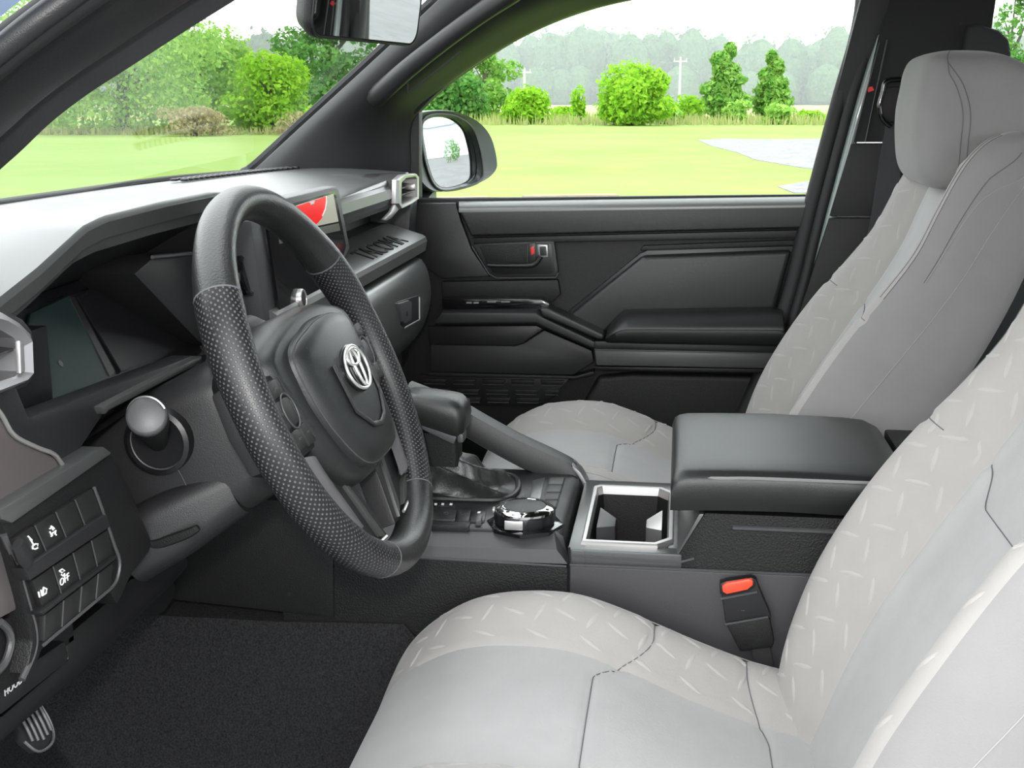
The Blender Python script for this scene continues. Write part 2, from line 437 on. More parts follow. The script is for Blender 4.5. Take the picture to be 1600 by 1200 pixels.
def interp_lip(x):
    P = lipcurve()
    for i in range(len(P) - 1):
        if P[i][0] <= x <= P[i + 1][0]:
            t = (x - P[i][0]) / (P[i + 1][0] - P[i][0]); return tuple(lerp(P[i][q], P[i + 1][q], t) for q in range(3))
    return P[-1]
def cowl_y(x): return 0.812 - 0.095 * (abs(x) / 0.74) ** 2.2
xs = [-0.80 + 1.545 * k / 123 for k in range(124)]
g = MB(); rows = []
for x in xs:
    lx, ly, lz = interp_lip(x)
    hood = smooth((lz - 1.345) / 0.02)
    r = [V(x, ly + 0.070, lz - 0.038), V(x, ly + 0.034, lz - 0.034), V(x, ly + 0.016, lz - 0.031), V(x, ly + 0.012, lz - 0.021), V(x, ly + 0.005, lz - 0.019), V(x, ly + 0.001, lz - 0.005), V(x, ly + 0.003, lz - 0.001)]
    for t in (0.015, 0.05, 0.12, 0.25, 0.4, 0.55, 0.7, 0.85, 1.0):
        y = lerp(ly, cowl_y(x), t)
        z = lerp(lz, 1.340, smooth(t * 1.15)) + 0.006 * math.sin(math.pi * t)
        r.append(V(x, y, z))
    rows.append(r)
g.grid(rows); g.build('top_pad', PADM, DASH, recalc=False, sharp=32)
# defroster grille along the passenger side of the pad
g = MB()
for k in range(22):
    x = 0.30 + 0.017 * k; y = cowl_y(x) - 0.045
    for q in range(2): g.box((x, y - 0.016 * q, 1.3465), (0.011, 0.010, 0.004))
g.build('defroster_grille', BLACK, DASH, bevel=0.001, seg=1)
# inner core, keeps the back of every opening dark
g = MB(); g.box((0.0, 0.69, 1.15), (1.46, 0.17, 0.33)); g.box((0.45, 0.62, 1.05), (0.56, 0.2, 0.24)); g.box((-0.64, 0.58, 1.14), (0.20, 0.13, 0.28)); g.build('core', BLACK, DASH)

# passenger fascia: strip, lower lip, open shelf, lettered tray
def xrun(profile, x0, x1, n=2):
    m = MB(); m.grid([[V(lerp(x0, x1, i / (n - 1.0)), y, z) for (y, z) in profile] for i in range(n)]); return m
def endcap(m, profile, x):
    m.poly([V(x, y, z) for (y, z) in profile]); return m
pr = [(0.500, 1.331), (0.462, 1.331), (0.455, 1.325), (0.453, 1.311), (0.456, 1.309), (0.50, 1.309)]
m = xrun(pr, 0.0, 0.50); endcap(m, pr, 0.0); m.build('fascia_strip', PADM, DASH, recalc=False, sharp=30)
pr = [(0.50, 1.3085), (0.457, 1.3085), (0.458, 1.300), (0.470, 1.290), (0.495, 1.286), (0.54, 1.286)]
m = xrun(pr, 0.0, 0.52); m.build('fascia_underside', PLAST, DASH, recalc=False, sharp=30)
pr = [(0.555, 1.295), (0.55, 1.25), (0.515, 1.247)]
m = xrun(pr, -0.1, 0.70); m.build('shelf_back', PLAST2, DASH, recalc=False)
pr = [(0.535, 1.2455), (0.512, 1.250), (0.507, 1.2490), (0.449, 1.231), (0.443, 1.227), (0.441, 1.220), (0.444, 1.203), (0.455, 1.198), (0.52, 1.198)]
TRAY = mat('grey_tray_plastic', (0.09, 0.092, 0.09), 0.30, spec=0.6, grain=0.1, gscale=1500)
m = xrun(pr, -0.17, 0.655); endcap(m, pr, 0.655); endcap(m, pr, -0.17)
tray = m.build('lettered_tray', TRAY, DASH, recalc=False, sharp=25)
tx = V(1, 0, 0); ty = V(0, 0.058, 0.018).normalized(); tn = tx.cross(ty)
cpt = atp(597, 387, (0, 0.507, 1.249), V(0, -0.018, 0.058))
text_mesh('TACOMA', 0.050, 0.0012, frame(cpt + tn * 0.0004, tx, ty) @ Matrix.Diagonal((1.22, 1.0, 1.0, 1.0)), 'lettering', BLACK, tray)
text_mesh('TACOMA', 0.050, 0.0006, frame(cpt + tn * 0.0003 + V(0.0022, 0.0016, 0.0), tx, ty) @ Matrix.Diagonal((1.22, 1.0, 1.0, 1.0)), 'lettering_edge', SATIN, tray)

# glovebox door with a rounded right end
gp = [(0.50, 1.194), (0.450, 1.194), (0.437, 1.186), (0.428, 1.165), (0.424, 1.130), (0.430, 1.095), (0.444, 1.065), (0.470, 1.038), (0.52, 1.015)]
g = MB(); rows = []
X = [0.06, 0.15, 0.3, 0.45, 0.55, 0.60, 0.63, 0.650, 0.664, 0.672, 0.675]
ins = [0, 0, 0, 0, 0, 0.002, 0.006, 0.014, 0.028, 0.05, 0.085]
for x, q in zip(X, ins):
    r = []
    for (y, z) in spl(gp, 26):
        zc = 1.115
        r.append(V(x, y + q, zc + (z - zc) * (1 - q * 2.2)))
    rows.append(r)
g.grid(rows); gb = g.build('glovebox_door', PADM, DASH, recalc=False, sharp=50)
def gy(z):
    P = spl(gp, 200); return min(P, key=lambda p: abs(p[1] - z) + (0 if p[0] < 0.48 else 1))[0]
g = MB(); g.prism([at(px, py, Y=0.4235) for px, py in [(622, 472), (652, 462), (655, 464), (655, 500), (633, 512), (627, 508)]], (0, 0.012, 0)); la = g.build('latch_bezel', PLAST2, gb, bevel=0.002)
g = MB(); g.prism([at(px, py, Y=0.420) for px, py in [(624, 474), (640, 469), (644, 472), (644, 500), (634, 506), (629, 502)]], (0, 0.010, 0)); g.build('latch_button', GREYP, la, bevel=0.003)
g = MB(); g.tube([at(633, 512, Y=0.422), at(655, 500, Y=0.422), at(655, 464, Y=0.422)], 0.0016, 6); g.build('latch_edge', SATIN2, la)
g = MB(); g.lathe(at(636, 490, Y=0.4195), (0, -1, 0), [(0.004, 0), (0.004, 0.001), (0.0, 0.0012)], 12); g.build('key_slot', BLACK, la)
# dash end piece between glovebox and door, and the knee panel under the glovebox
g = MB(); g.prism([V(0.68, 0.47, 1.33), V(0.74, 0.47, 1.33), V(0.745, 0.50, 0.98), V(0.69, 0.50, 0.98)], (0, 0.25, 0)); g.build('end_panel', PLAST, DASH, bevel=0.01)
g = MB(); g.prism([V(0.05, 0.52, 1.03), V(0.70, 0.52, 1.03), V(0.70, 0.62, 0.93), V(0.05, 0.62, 0.93)], (0, 0.05, -0.02)); g.build('lower_panel', PLAST2, DASH, bevel=0.006)
g = MB(); g.prism([V(-0.80, y, z) for y, z in [(0.52, 1.262), (0.455, 1.255), (0.452, 1.06), (0.485, 0.98), (0.51, 0.93), (0.76, 0.93), (0.76, 1.325), (0.66, 1.30)]], (0.035, 0, 0)); g.build('end_panel', PLAST, DASH, bevel=0.004)

# passenger air vent: satin frame, slats, thumb tab
VO = [(619, 281), (628, 274), (648, 271), (652, 276), (652, 311), (640, 319), (624, 327), (612, 341), (604, 345), (600, 343), (613, 330), (618, 315)]
VI = [(626, 286), (633, 279), (646, 276.5), (648.5, 280), (648.5, 307), (640, 313), (628, 319), (625.5, 317)]
FY = 0.4475
g = MB()
outer = [at(px, py, Y=FY) for px, py in [(619, 281), (628, 273), (648, 271), (652, 276), (652, 311), (640, 319), (624, 327), (618, 318)]]
inner = [at(px, py, Y=FY) for px, py in VI]
mid_o = [p + V(0, -0.004, 0) for p in outer]; back_o = [p + V(0, 0.007, 0) for p in outer]
mid_i = [p + V(0, -0.003, 0) for p in inner]; back_i = [p + V(0, 0.028, 0) for p in inner]
g.grid([back_o, outer, [lerp(a, b, 0.2) for a, b in zip(mid_o, mid_i)], [lerp(a, b, 0.8) for a, b in zip(mid_o, mid_i)], inner, back_i], cv=True)
vent = g.build('air_vent', SATIN, DASH, sharp=25)
g = MB(); g.prism([at(px, py, Y=FY + 0.001) for px, py in [(618, 318), (624, 327), (612, 341), (604, 345), (601, 343), (612, 331)]], (0, 0.006, 0)); g.build('trim_tail', SATIN, vent, bevel=0.001)
g = MB(); g.prism([p + V(0, 0.027, 0) for p in inner], (0, 0.004, 0)); g.build('vent_back', BLACK, vent)
g = MB(); g.grid([[p + V(0, 0.0065, 0) for p in outer], [p + V(0, 0.06, 0) for p in outer]], cv=True); g.build('vent_shell', PLAST, vent, recalc=False)
for k, py in enumerate((292, 302)):
    g = MB(); g.prism([at(628, py + 3, Y=FY + .004), at(646, py - 3, Y=FY + .004), at(646, py - 4.5, Y=FY + .004), at(628, py + 1.5, Y=FY + .004)], (0, 0.018, 0.003)); g.build('slat', GREYP, vent)
g = MB(); g.box(at(641, 292, Y=FY), (0.012, 0.016, 0.010)); g.build('thumb_tab', SATIN, vent, bevel=0.003)
g = MB(); g.prism([p + V(0, 0.031, 0) for p in outer], (0, 0.09, 0)); g.build('vent_housing', PLAST, DASH, bevel=0.004)

# centre touch screen standing proud of the dash
SCY = 0.448
g = MB(); g.prism([at(px, py, Y=SCY) for px, py in [(409, 318), (526, 291), (530, 296), (547, 388), (520, 440), (440, 470)]], (0, 0.022, 0)); scr = g.build('screen_housing', GREYP, DASH, bevel=0.003)
g = MB(); g.prism([at(px, py, Y=SCY - 0.0012) for px, py in [(415, 330), (524, 299), (541, 384), (515, 470), (440, 505)]], (0, 0.003, 0)); g.build('screen_glass', PIANO, scr)
def emit(name, col, s):
    m = bpy.data.materials.new(name); m.use_nodes = True; b = m.node_tree.nodes['Principled BSDF']
    b.inputs['Base Color'].default_value = (*[c * 0.5 for c in col], 1); b.inputs['Emission Color'].default_value = (*col, 1); b.inputs['Emission Strength'].default_value = s
    b.inputs['Roughness'].default_value = 0.2
    return m
LITW = emit('lit_screen_beige', (0.50, 0.50, 0.40), 0.55); LITR = emit('lit_screen_red', (0.85, 0.01, 0.01), 0.75)
g = MB(); g.prism([at(px, py, Y=SCY - 0.0016) for px, py in [(422, 334), (521, 303), (529, 346), (434, 366)]], (0, 0.001, 0)); g.build('lit_screen', LITW, scr)
g = MB(); cc = (497, 312)
redp = [(440, 330), (509.5, 307), (509.8, 316), (508, 328), (503, 341), (495, 350), (442, 361)]
g.prism([at(px, py, Y=SCY - 0.0022) for px, py in redp], (0, 0.001, 0)); g.build('red_graphic', LITR, scr)
g = MB(); g.prism([at(px, py, Y=SCY - 0.0028) for px, py in [(484, 316), (492, 314), (491, 318), (486, 320)]], (0, 0.001, 0)); g.build('white_graphic', WHITEP, scr)
g = MB(); g.tube([at(509.8, 306, Y=SCY - .0026), at(510, 316, Y=SCY - .0026), at(508.2, 327, Y=SCY - .0026), at(504, 337, Y=SCY - .0026)], 0.0008, 6); g.build('graphic_edge', WHITEP, scr)
g = MB(); g.prism([at(px, py, Y=SCY - 0.0016) for px, py in [(435, 369), (529.5, 349), (532, 360), (437, 381)]], (0, 0.001, 0)); g.build('screen_bar', mat('dim_screen_bar', (0.16, 0.16, 0.13), 0.3), scr)
# lower dark control glass with the volume knob
g = MB(); g.prism([at(px, py, Y=0.455) for px, py in [(432, 370), (533, 349), (540, 400), (520, 455), (470, 490), (448, 498)]], (0, 0.012, 0)); g.build('control_glass', PIANO, DASH, bevel=0.002)
kc = at(463, 468, Y=0.45)
g = MB(); g.lathe(kc, (0, -1, 0.1), [(0.0125, 0.0), (0.0125, 0.008), (0.0115, 0.010), (0.0095, 0.010), (0.009, 0.008), (0.0, 0.008)], 28); kn = g.build('volume_knob', SATIN, DASH)
g = MB(); g.lathe(kc + V(0, -0.0082, 0.0008), (0, -1, 0.1), [(0.0088, 0), (0.0088, 0.001), (0, 0.0012)], 24); g.build('knob_face', BLACK, kn)
# upright slab between the gauges and the screen
g = MB(); g.prism([at(px, py, Y=0.452) for px, py in [(392, 345), (421, 340), (450, 500), (440, 520), (415, 520)]], (0, 0.05, 0)); g.build('centre_slab', GREYP, DASH, bevel=0.002)
g = MB(); g.prism([at(px, py, Y=0.449) for px, py in [(421, 338), (434, 338), (456, 488), (450, 500)]], (0, 0.05, 0)); g.build('slab_side', PLAST, DASH, bevel=0.001)
# round black start button by the gauges
g = MB(); g.lathe(at(380, 430, Y=0.47), (0, -1, 0.15), [(0.024, 0), (0.024, 0.006), (0.021, 0.008), (0.018, 0.005), (0, 0.005)], 26); g.build('start_button', PIANO, DASH)
# centre stack below the screen (behind the steering wheel)
g = MB(); g.prism([V(-0.20, 0.475, 1.26), V(0.06, 0.475, 1.26), V(0.10, 0.455, 1.20), V(0.08, 0.45, 1.0), V(-0.14, 0.45, 0.98), V(-0.22, 0.475, 1.15)], (0, 0.16, 0)); g.build('centre_stack', PLAST2, DASH, bevel=0.004)
for k in range(5):
    g = MB(); g.box((-0.10 + 0.045 * k, 0.4475, 1.165), (0.038, 0.008, 0.022)); g.build('climate_button', SATIN2, DASH, bevel=0.002)

# gauge cluster: hooded opening narrowing to the display
front = [(-0.655, 0.498, 1.300), (-0.512, 0.494, 1.336), (-0.225, 0.494, 1.343), (-0.135, 0.497, 1.285), (-0.150, 0.492, 1.195), (-0.560, 0.492, 1.180), (-0.630, 0.496, 1.205)]
back = [(-0.610, 0.570, 1.275), (-0.475, 0.570, 1.292), (-0.270, 0.570, 1.295), (-0.115, 0.570, 1.205), (-0.115, 0.570, 1.180), (-0.500, 0.570, 1.178), (-0.625, 0.570, 1.19)]
g = MB()
def rr(poly, n=42): return [V(*p) for p in spl(poly, n, True)]
def poly_ring(poly, n=6):
    out = []
    for i in range(len(poly)):
        a, b = Vector(poly[i]), Vector(poly[(i + 1) % len(poly)])
        out += [lerp(a, b, k / n) for k in range(n)]
    return out
fr_, bk_ = poly_ring(front), poly_ring(back)
g.grid([fr_, [lerp(a, b, 0.5) for a, b in zip(fr_, bk_)], bk_], cv=True); clu = g.build('gauge_cowl', PLAST, DASH, recalc=False, sharp=25)
DISP = mat('dark_green_display_glass', (0.012, 0.022, 0.022), 0.45, spec=0.25); DISB = mat('black_display_glass', (0.008, 0.008, 0.009), 0.4, spec=0.2)
g = MB(); g.prism([V(*p) + V(0, -0.002, 0) for p in back], (0, 0.006, 0)); g.build('gauge_display', PIANO, clu)
DPO = V(0, 0.498, 1.170); DPN = V(0, -0.12, 0.07).normalized()
g = MB(); g.prism([atp(px, py, DPO - DPN * 0.004, DPN) for px, py in [(-10, 470), (60, 440), (186, 415), (206, 418), (320, 545), (300, 560), (47, 656), (10, 640)]], (0, 0.03, 0)); g.build('display_panel', DISB, clu)
g = MB(); g.prism([atp(px, py, DPO, DPN) for px, py in [(48, 490), (110, 462), (168, 590), (47, 645), (30, 590)]], (0, 0.002, 0)); g.build('display_left', DISP, clu)
g = MB(); g.prism([atp(px, py, DPO + DPN * 0.001, DPN) for px, py in [(110, 466), (117, 464), (180, 580), (172, 588)]], (0, 0.002, 0)); g.build('display_rib', PLAST, clu)
g = MB(); g.prism([atp(px, py, DPO, DPN) for px, py in [(122, 464), (178, 430), (204, 425), (303, 537), (190, 580)]], (0, 0.002, 0)); g.build('display_right', DISB, clu)
g = MB(); g.lathe(atp(95, 568, DPO + DPN * 0.0006, DPN), DPN, [(0.003, 0), (0.003, 0.0003), (0, 0.0004)], 12); g.build('display_icon', GREYP, clu)
# right cheek of the cowl seen through the wheel
g = MB(); g.prism([at(px, py, Y=0.505) for px, py in [(210, 428), (240, 402), (300, 396), (395, 400), (395, 560), (312, 535)]], (0, 0.07, 0)); g.build('cowl_cheek', PLAST, DASH, bevel=0.002)
g = MB(); g.tube([at(238, 402, Y=0.50), at(300, 396, Y=0.50)], 0.002, 6); g.build('cheek_edge', GREYP, DASH)

# driver fascia under the gauges
g = MB(); yplate(g, [(-60, 600), (20, 588), (47, 652), (300, 556), (318, 560), (312, 572), (165, 640), (160, 652), (105, 735), (88, 712), (25, 682), (-60, 640)], 0.478, 0.024); g.build('fascia_band', PLAST, DASH, bevel=0.004)
g = MB(); yplate(g, [(160, 636), (300, 563), (316, 556), (316, 566), (170, 642), (166, 648)], 0.470, 0.02); g.build('column_lip', PADM, DASH, bevel=0.002)
ORN = mat('warm_grey_satin_trim', (0.12, 0.105, 0.105), 0.3, metal=0.3)
g = MB(); yplate(g, [(-60, 645), (0, 650), (25, 684), (86, 714), (101, 737), (-60, 835)], 0.472, 0.05); g.build('ornament_trim', ORN, DASH, bevel=0.003)
g = MB(); g.tube(vs([tuple(at(px, py, Y=0.470)) for px, py in [(-40, 600), (0, 645), (22, 680), (60, 700), (86, 711), (103, 736)]], 24), 0.0018, 8); g.build('silver_piping', SATIN, DASH)
# driver side air vent
g = MB()
vo = [(-60, 470), (0, 487), (30, 505), (47, 522), (50, 585), (40, 597), (-60, 640)]; vi = [(-60, 500), (0, 515), (22, 528), (30, 545), (31, 580), (24, 588), (-60, 615)]
VY = 0.456
o_ = [at(px, py, Y=VY) for px, py in vo]; i_ = [at(px, py, Y=VY) for px, py in vi]
g.grid([[p + V(0, 0.008, 0) for p in o_], o_, [lerp(a, b, 0.5) + V(0, -0.006, 0) for a, b in zip(o_, i_)], i_, [p + V(0, 0.03, 0) for p in i_]])
dv = g.build('air_vent', SATIN2, DASH, sharp=25)
g = MB(); g.grid([[p + V(0, 0.0075, 0) for p in o_], [p + V(0, 0.07, 0) for p in o_]]); g.build('vent_shell', PLAST, dv, recalc=False)
g = MB(); g.prism([p + V(0, 0.028, 0) for p in i_], (0, 0.004, 0)); g.build('vent_back', BLACK, dv)
g = MB(); g.prism([at(-60, 575, Y=VY + .004), at(29, 541, Y=VY + .004), at(29, 545, Y=VY + .004), at(-60, 580, Y=VY + .004)], (0, 0.02, 0.002)); g.build('slat', PLAST, dv)
g = MB(); g.prism([at(31, 532, Y=VY - .003), at(38, 535, Y=VY - .003), at(40, 580, Y=VY - .003), at(33, 584, Y=VY - .003)], (0, 0.004, 0)); g.build('chrome_edge', SATIN, dv, bevel=0.001)
g = MB(); yplate(g, [(-80, 455), (0, 478), (38, 497), (55, 517), (57, 590), (44, 606), (-80, 655)], 0.487, 0.08); g.build('vent_housing', PLAST, DASH, bevel=0.006)

# switch bank: bezel, three rows of four switches
SWY = 0.462
g = MB(); yplate(g, [(3, 812), (163, 703), (178, 712), (206, 770), (238, 846), (234, 862), (205, 900), (184, 946), (172, 926), (66, 1016), (60, 1034), (42, 1054), (52, 1002), (36, 930)], SWY + 0.004, 0.06); swb = g.build('switch_bezel', PLAST2, DASH, bevel=0.003)
g = MB(); yplate(g, [(0, 797), (163, 698), (176, 708), (20, 818), (3, 812)], SWY - 0.002, 0.02); g.build('bezel_top', PADM, swb, bevel=0.002)
rowsq = [((20, 842), (146, 762), (41, 887), (162, 806)), ((50, 906), (170, 825), (67, 955), (179, 870)), ((70, 960), (179, 876), (68, 1005), (174, 917))]
def quad_pt(q, u, v):
    a = (lerp(q[0][0], q[1][0], u), lerp(q[0][1], q[1][1], u)); b = (lerp(q[2][0], q[3][0], u), lerp(q[2][1], q[3][1], u))
    return (lerp(a[0], b[0], v), lerp(a[1], b[1], v))
SWM = mat('switch_black', (0.012, 0.012, 0.012), 0.45)
cuts = [0.0, 0.27, 0.53, 0.77, 1.0]
sw = {}
for r, q in enumerate(rowsq):
    g = MB(); g.prism([at(*quad_pt(q, u, v), Y=SWY + 0.0025) for u, v in ((0, 0), (1, 0), (1, 1), (0, 1))], (0, 0.01, 0)); g.build('switch_recess', BLACK, swb)
    for c in range(4):
        u0, u1 = cuts[c] + 0.012, cuts[c + 1] - 0.012
        g = MB(); g.prism([at(*quad_pt(q, u, v), Y=SWY - 0.001) for u, v in ((u0, 0.03), (u1, 0.03), (u1, 0.97), (u0, 0.97))], (0, 0.006, 0))
        sw[r, c] = g.build('switch', SWM, swb, bevel=0.0012)
        if c:
            g = MB(); g.tube([at(*quad_pt(q, cuts[c], v), Y=SWY - 0.0012) for v in (0.02, 0.5, 0.96)], 0.0006, 5); g.build('switch_divider', GREYP, swb)
for r in (0, 1):
    q0, q1 = rowsq[r], rowsq[r + 1]
    g = MB(); g.prism([at(*p, Y=SWY - 0.005) for p in (quad_pt(q0, -0.02, 1.0), quad_pt(q0, 1.03, 1.0), quad_pt(q1, 1.03, 0.0), quad_pt(q1, -0.02, 0.0))], (0, 0.012, 0)); g.build('divider_bar', PLAST, swb, bevel=0.0015)
g = MB(); g.tube(vs([tuple(at(px, py, Y=SWY - 0.001)) for px, py in [(147, 762), (163, 806), (178, 850), (187, 878), (183, 905), (175, 917)]], 20), 0.0015, 6); g.tube([at(68, 1008, Y=SWY - .001), at(175, 918, Y=SWY - .001)], 0.0014, 6); g.build('bezel_edge', GREYP, swb)
# thumb wheel and printed symbols
g = MB(); a = at(27, 850, Y=SWY - .004); b = at(44, 880, Y=SWY - .004); g.tube([a, lerp(a, b, .5), b], [0.006, 0.008, 0.006], 10, flat=0.6); g.build('thumb_wheel', RUBBER, swb)
def icon(lines, parent, y=SWY - 0.0015, r=0.00065):
    m = MB()
    for ln in lines: m.tube([at(px, py, Y=y) for px, py in ln], r, 5)
    return m.build('printed_symbol', WHITEP, parent)
icon([[(44, 838), (50, 844)], [(47, 842), (53, 852)], [(51, 853), (55, 850), (59, 850), (59, 856), (55, 858), (51, 857)], [(51, 853), (51, 857)]], sw[0, 0])
icon([[(34, 846), (37, 849)]], sw[0, 0], r=0.0007)
icon([[(78, 826), (82, 823), (85, 826)], [(80, 822), (83, 828)], [(78, 831), (80, 835), (83, 832)], [(80, 838), (82, 836)], [(84, 832), (87, 829), (86, 834), (88, 836)]], sw[0, 1])
icon([[(60, 925), (62, 933)], [(64, 922), (66, 931)], [(68, 918), (73, 920), (72, 927), (67, 930)], [(68, 918), (67, 930)]], sw[1, 0])
icon([[(93, 892), (97, 889), (101, 892), (97, 895), (93, 892)], [(96, 898), (99, 900), (101, 896)]], sw[1, 1])
text_mesh('OFF', 0.0085, 0.0003, frame(at(101, 906, Y=SWY - .0016), (1, 0, 0.02), (0, 0, 1)), 'printed_word', WHITEP, sw[1, 1])

# lower left ornament, black kick panel and release trim with lettering
g = MB(); yplate(g, [(-60, 830), (0, 812), (20, 870), (38, 925), (44, 944), (-60, 1000)], 0.474, 0.05); g.build('lower_ornament', ORN, DASH, bevel=0.003)
g = MB(); g.tube(vs([tuple(at(px, py, Y=0.468)) for px, py in [(5, 835), (26, 885), (42, 940), (54, 985), (52, 1020), (34, 1062)]], 24), 0.0026, 8); g.build('silver_piping', GREYP, DASH)
g = MB(); yplate(g, [(-60, 1000), (0, 972), (42, 948), (54, 1000), (40, 1060), (-60, 1120)], 0.480, 0.05); g.build('kick_panel', PLAST2, DASH, bevel=0.002)
g = MB(); g.tube(vs([tuple(at(px, py, Y=0.476)) for px, py in [(0, 972), (13, 985), (17, 1005), (8, 1035), (-10, 1055)]], 16), 0.003, 8); g.build('panel_edge', GREYP, DASH)
g = MB(); yplate(g, [(-60, 1112), (0, 1072), (60, 1030), (103, 1000), (105, 1014), (110, 1022), (105, 1036), (5, 1116), (-60, 1150)], 0.50, 0.10); rel = g.build('release_trim', PLAST, DASH, bevel=0.004)
ax = (at(30, 1064, Y=0.4985) - at(10, 1080, Y=0.4985)).normalized()
text_mesh('HOOD', 0.0085, 0.0003, frame(at(21, 1072, Y=0.4985), ax, (0, 0, 1)), 'printed_word', WHITEP, rel)
g = MB(); 
for ln in [[(28, 1060), (36, 1052)], [(29, 1054), (35, 1049), (38, 1055), (32, 1060), (29, 1054)], [(15, 1068), (24, 1060)]]: g.tube([at(px, py, Y=0.4985) for px, py in ln], 0.0007, 5)
g.build('printed_symbol', WHITEP, rel)
# black underside of the dash above the footwell
g = MB(); yplate(g, [(-60, 1140), (5, 1118), (108, 1030), (103, 995), (172, 938), (205, 905), (292, 868), (296, 884), (272, 912), (130, 1050), (-60, 1215)], 0.515, 0.03); g.build('lower_shroud', BLACK, DASH, bevel=0.004)
g = MB(); yplate(g, [(172, 640), (330, 560), (320, 565), (320, 842), (310, 852), (240, 895), (200, 905)], 0.535, 0.05); g.build('column_cavity', BLACK, DASH)
# ================================================================ steering wheel
WC = V(-0.37, 0.3298, 1.2025); TAU = 0.4294
WU = V(1, 0, 0); WV = V(0, math.sin(TAU), math.cos(TAU)); WN = V(0, -math.cos(TAU), math.sin(TAU))
def W(u, v, n=0.0): return WC + WU * u + WV * v + WN * n
WHEEL = thing('steering_wheel', 'black leather steering wheel with perforated grips and round emblem', 'steering wheel', WC)
RR = 0.182; SATB = mat('satin_grey_blade', (0.16, 0.155, 0.165), 0.36, metal=0.5)
def rim_part(name, a0, a1, m, n=40, extra=0.0):
    g = MB(); rows = []; uvs = []
    for i in range(n):
        a = math.radians(lerp(a0, a1, i / (n - 1.0)))
        deg = math.degrees(a) % 360
        bump = 0.0022 * (math.exp(-((deg - 150) / 16) ** 2) + math.exp(-((deg - 30) / 16) ** 2)) + 0.001 * (math.exp(-((deg - 270) / 25) ** 2))
        tr = 0.0178 + bump + extra
        rad = WU * math.cos(a) + WV * math.sin(a); c = W(RR * math.cos(a), RR * math.sin(a))
        row = []; uv = []
        for k in range(25):
            b = 2 * math.pi * k / 24
            row.append(c + rad * math.cos(b) * tr * 0.92 + WN * math.sin(b) * tr * 1.05); uv.append((a * RR, b * tr))
        rows.append(row); uvs.append(uv)
    g.grid(rows, uvs=uvs); g.poly(rows[0][:-1]); g.poly(rows[-1][:-1])
    return g.build(name, m, WHEEL, sharp=60)
rim_part('rim_top', 34.5, 143, LEATHER)
rim_part('rim_grip', 143.4, 246.5, PERF)
rim_part('rim_bottom', 247, 302, LEATHER)
rim_part('rim_grip', 302.4, 394.2, PERF)
for a in (34.3, 143.2, 246.8, 302.2):
    rim_part('rim_seam', a - 0.25, a + 0.25, STITCH, 3, 0.0003)
# hub cover built as stacked outlines
HUB = [(-0.128, 0.048), (-0.06, 0.070), (0.0, 0.073), (0.06, 0.070), (0.128, 0.048), (0.124, 0.0), (0.112, -0.040), (0.092, -0.072), (0.060, -0.096), (0.0, -0.104), (-0.060, -0.096), (-0.092, -0.072), (-0.112, -0.040), (-0.124, 0.0)]
hub = spl(HUB, 72, True)
def ring(sc, n, dv=0.0, k=0.0): return [W(u * sc, (v + 0.012) * sc - 0.012 + dv, n - k * u * u) for (u, v) in hub]
g = MB(); g.loft([ring(0.90, -0.055), ring(0.99, -0.040), ring(1.0, -0.018), ring(0.985, -0.004), ring(0.94, 0.008), ring(0.885, 0.014, 0, 0.3)]); hubo = g.build('hub_shell', SOFT, WHEEL, sharp=60)
PADO = [(-0.088, 0.040), (-0.04, 0.054), (0.0, 0.057), (0.04, 0.054), (0.088, 0.040), (0.092, 0.0), (0.080, -0.045), (0.052, -0.083), (0.0, -0.09), (-0.052, -0.083), (-0.080, -0.045), (-0.092, 0.0)]
pad = spl(PADO, 96, True)
def padring(sc, n): return [W(u * sc, (v + 0.012) * sc - 0.012, n - 1.1 * u * u * sc * sc) for (u, v) in pad]
g = MB(); g.loft([padring(1.02, 0.006), padring(1.0, 0.020), padring(0.96, 0.027), padring(0.8, 0.030), padring(0.5, 0.031), padring(0.15, 0.0315)]); padm = g.build('airbag_cover', SOFT, WHEEL, sharp=60)
def padn(u): return 0.0312 - 1.1 * u * u
# shallow shield crease below the emblem
g = MB(); g.tube([W(u, v, padn(u) + 0.0012) for u, v in [(-0.047, 0.012), (-0.045, -0.035), (-0.020, -0.056), (0.0, -0.060), (0.020, -0.056), (0.045, -0.035), (0.047, 0.012)]], 0.0030, 8, flat=0.5); g.build('cover_crease', SOFT, padm)
g = MB(); g.tube(padring(0.985, 0.0235), 0.0008, 6, closed=True); g.build('cover_stitching', GREYP, padm)
# emblem: three interlocking rings on a dark disc
EC = (0.0, -0.002); EMB = mat('bright_emblem_metal', (0.8, 0.8, 0.78), 0.28, metal=0.8)
def ell(a, b, cu, cv, n=48, off=0.004): return [W(EC[0] + cu + a * math.cos(t), EC[1] + cv + b * math.sin(t), padn(cu + a * math.cos(t)) + off) for t in [2 * math.pi * k / n for k in range(n)]]
g = MB(); g.loft([ell(0.033, 0.0235, 0, 0, off=-0.001), ell(0.033, 0.0235, 0, 0, off=0.0015), ell(0.029, 0.020, 0, 0, off=0.002), ell(0.005, 0.004, 0, 0, off=0.002)]); em = g.build('emblem_disc', PIANO, WHEEL)
for a, b, cv in ((0.0305, 0.0212, 0.0), (0.0185, 0.0078, 0.0108), (0.0088, 0.0190, 0.0)):
    g = MB(); g.tube(ell(a, b, 0, cv), 0.0016, 8, closed=True); g.build('emblem_ring', EMB, em)
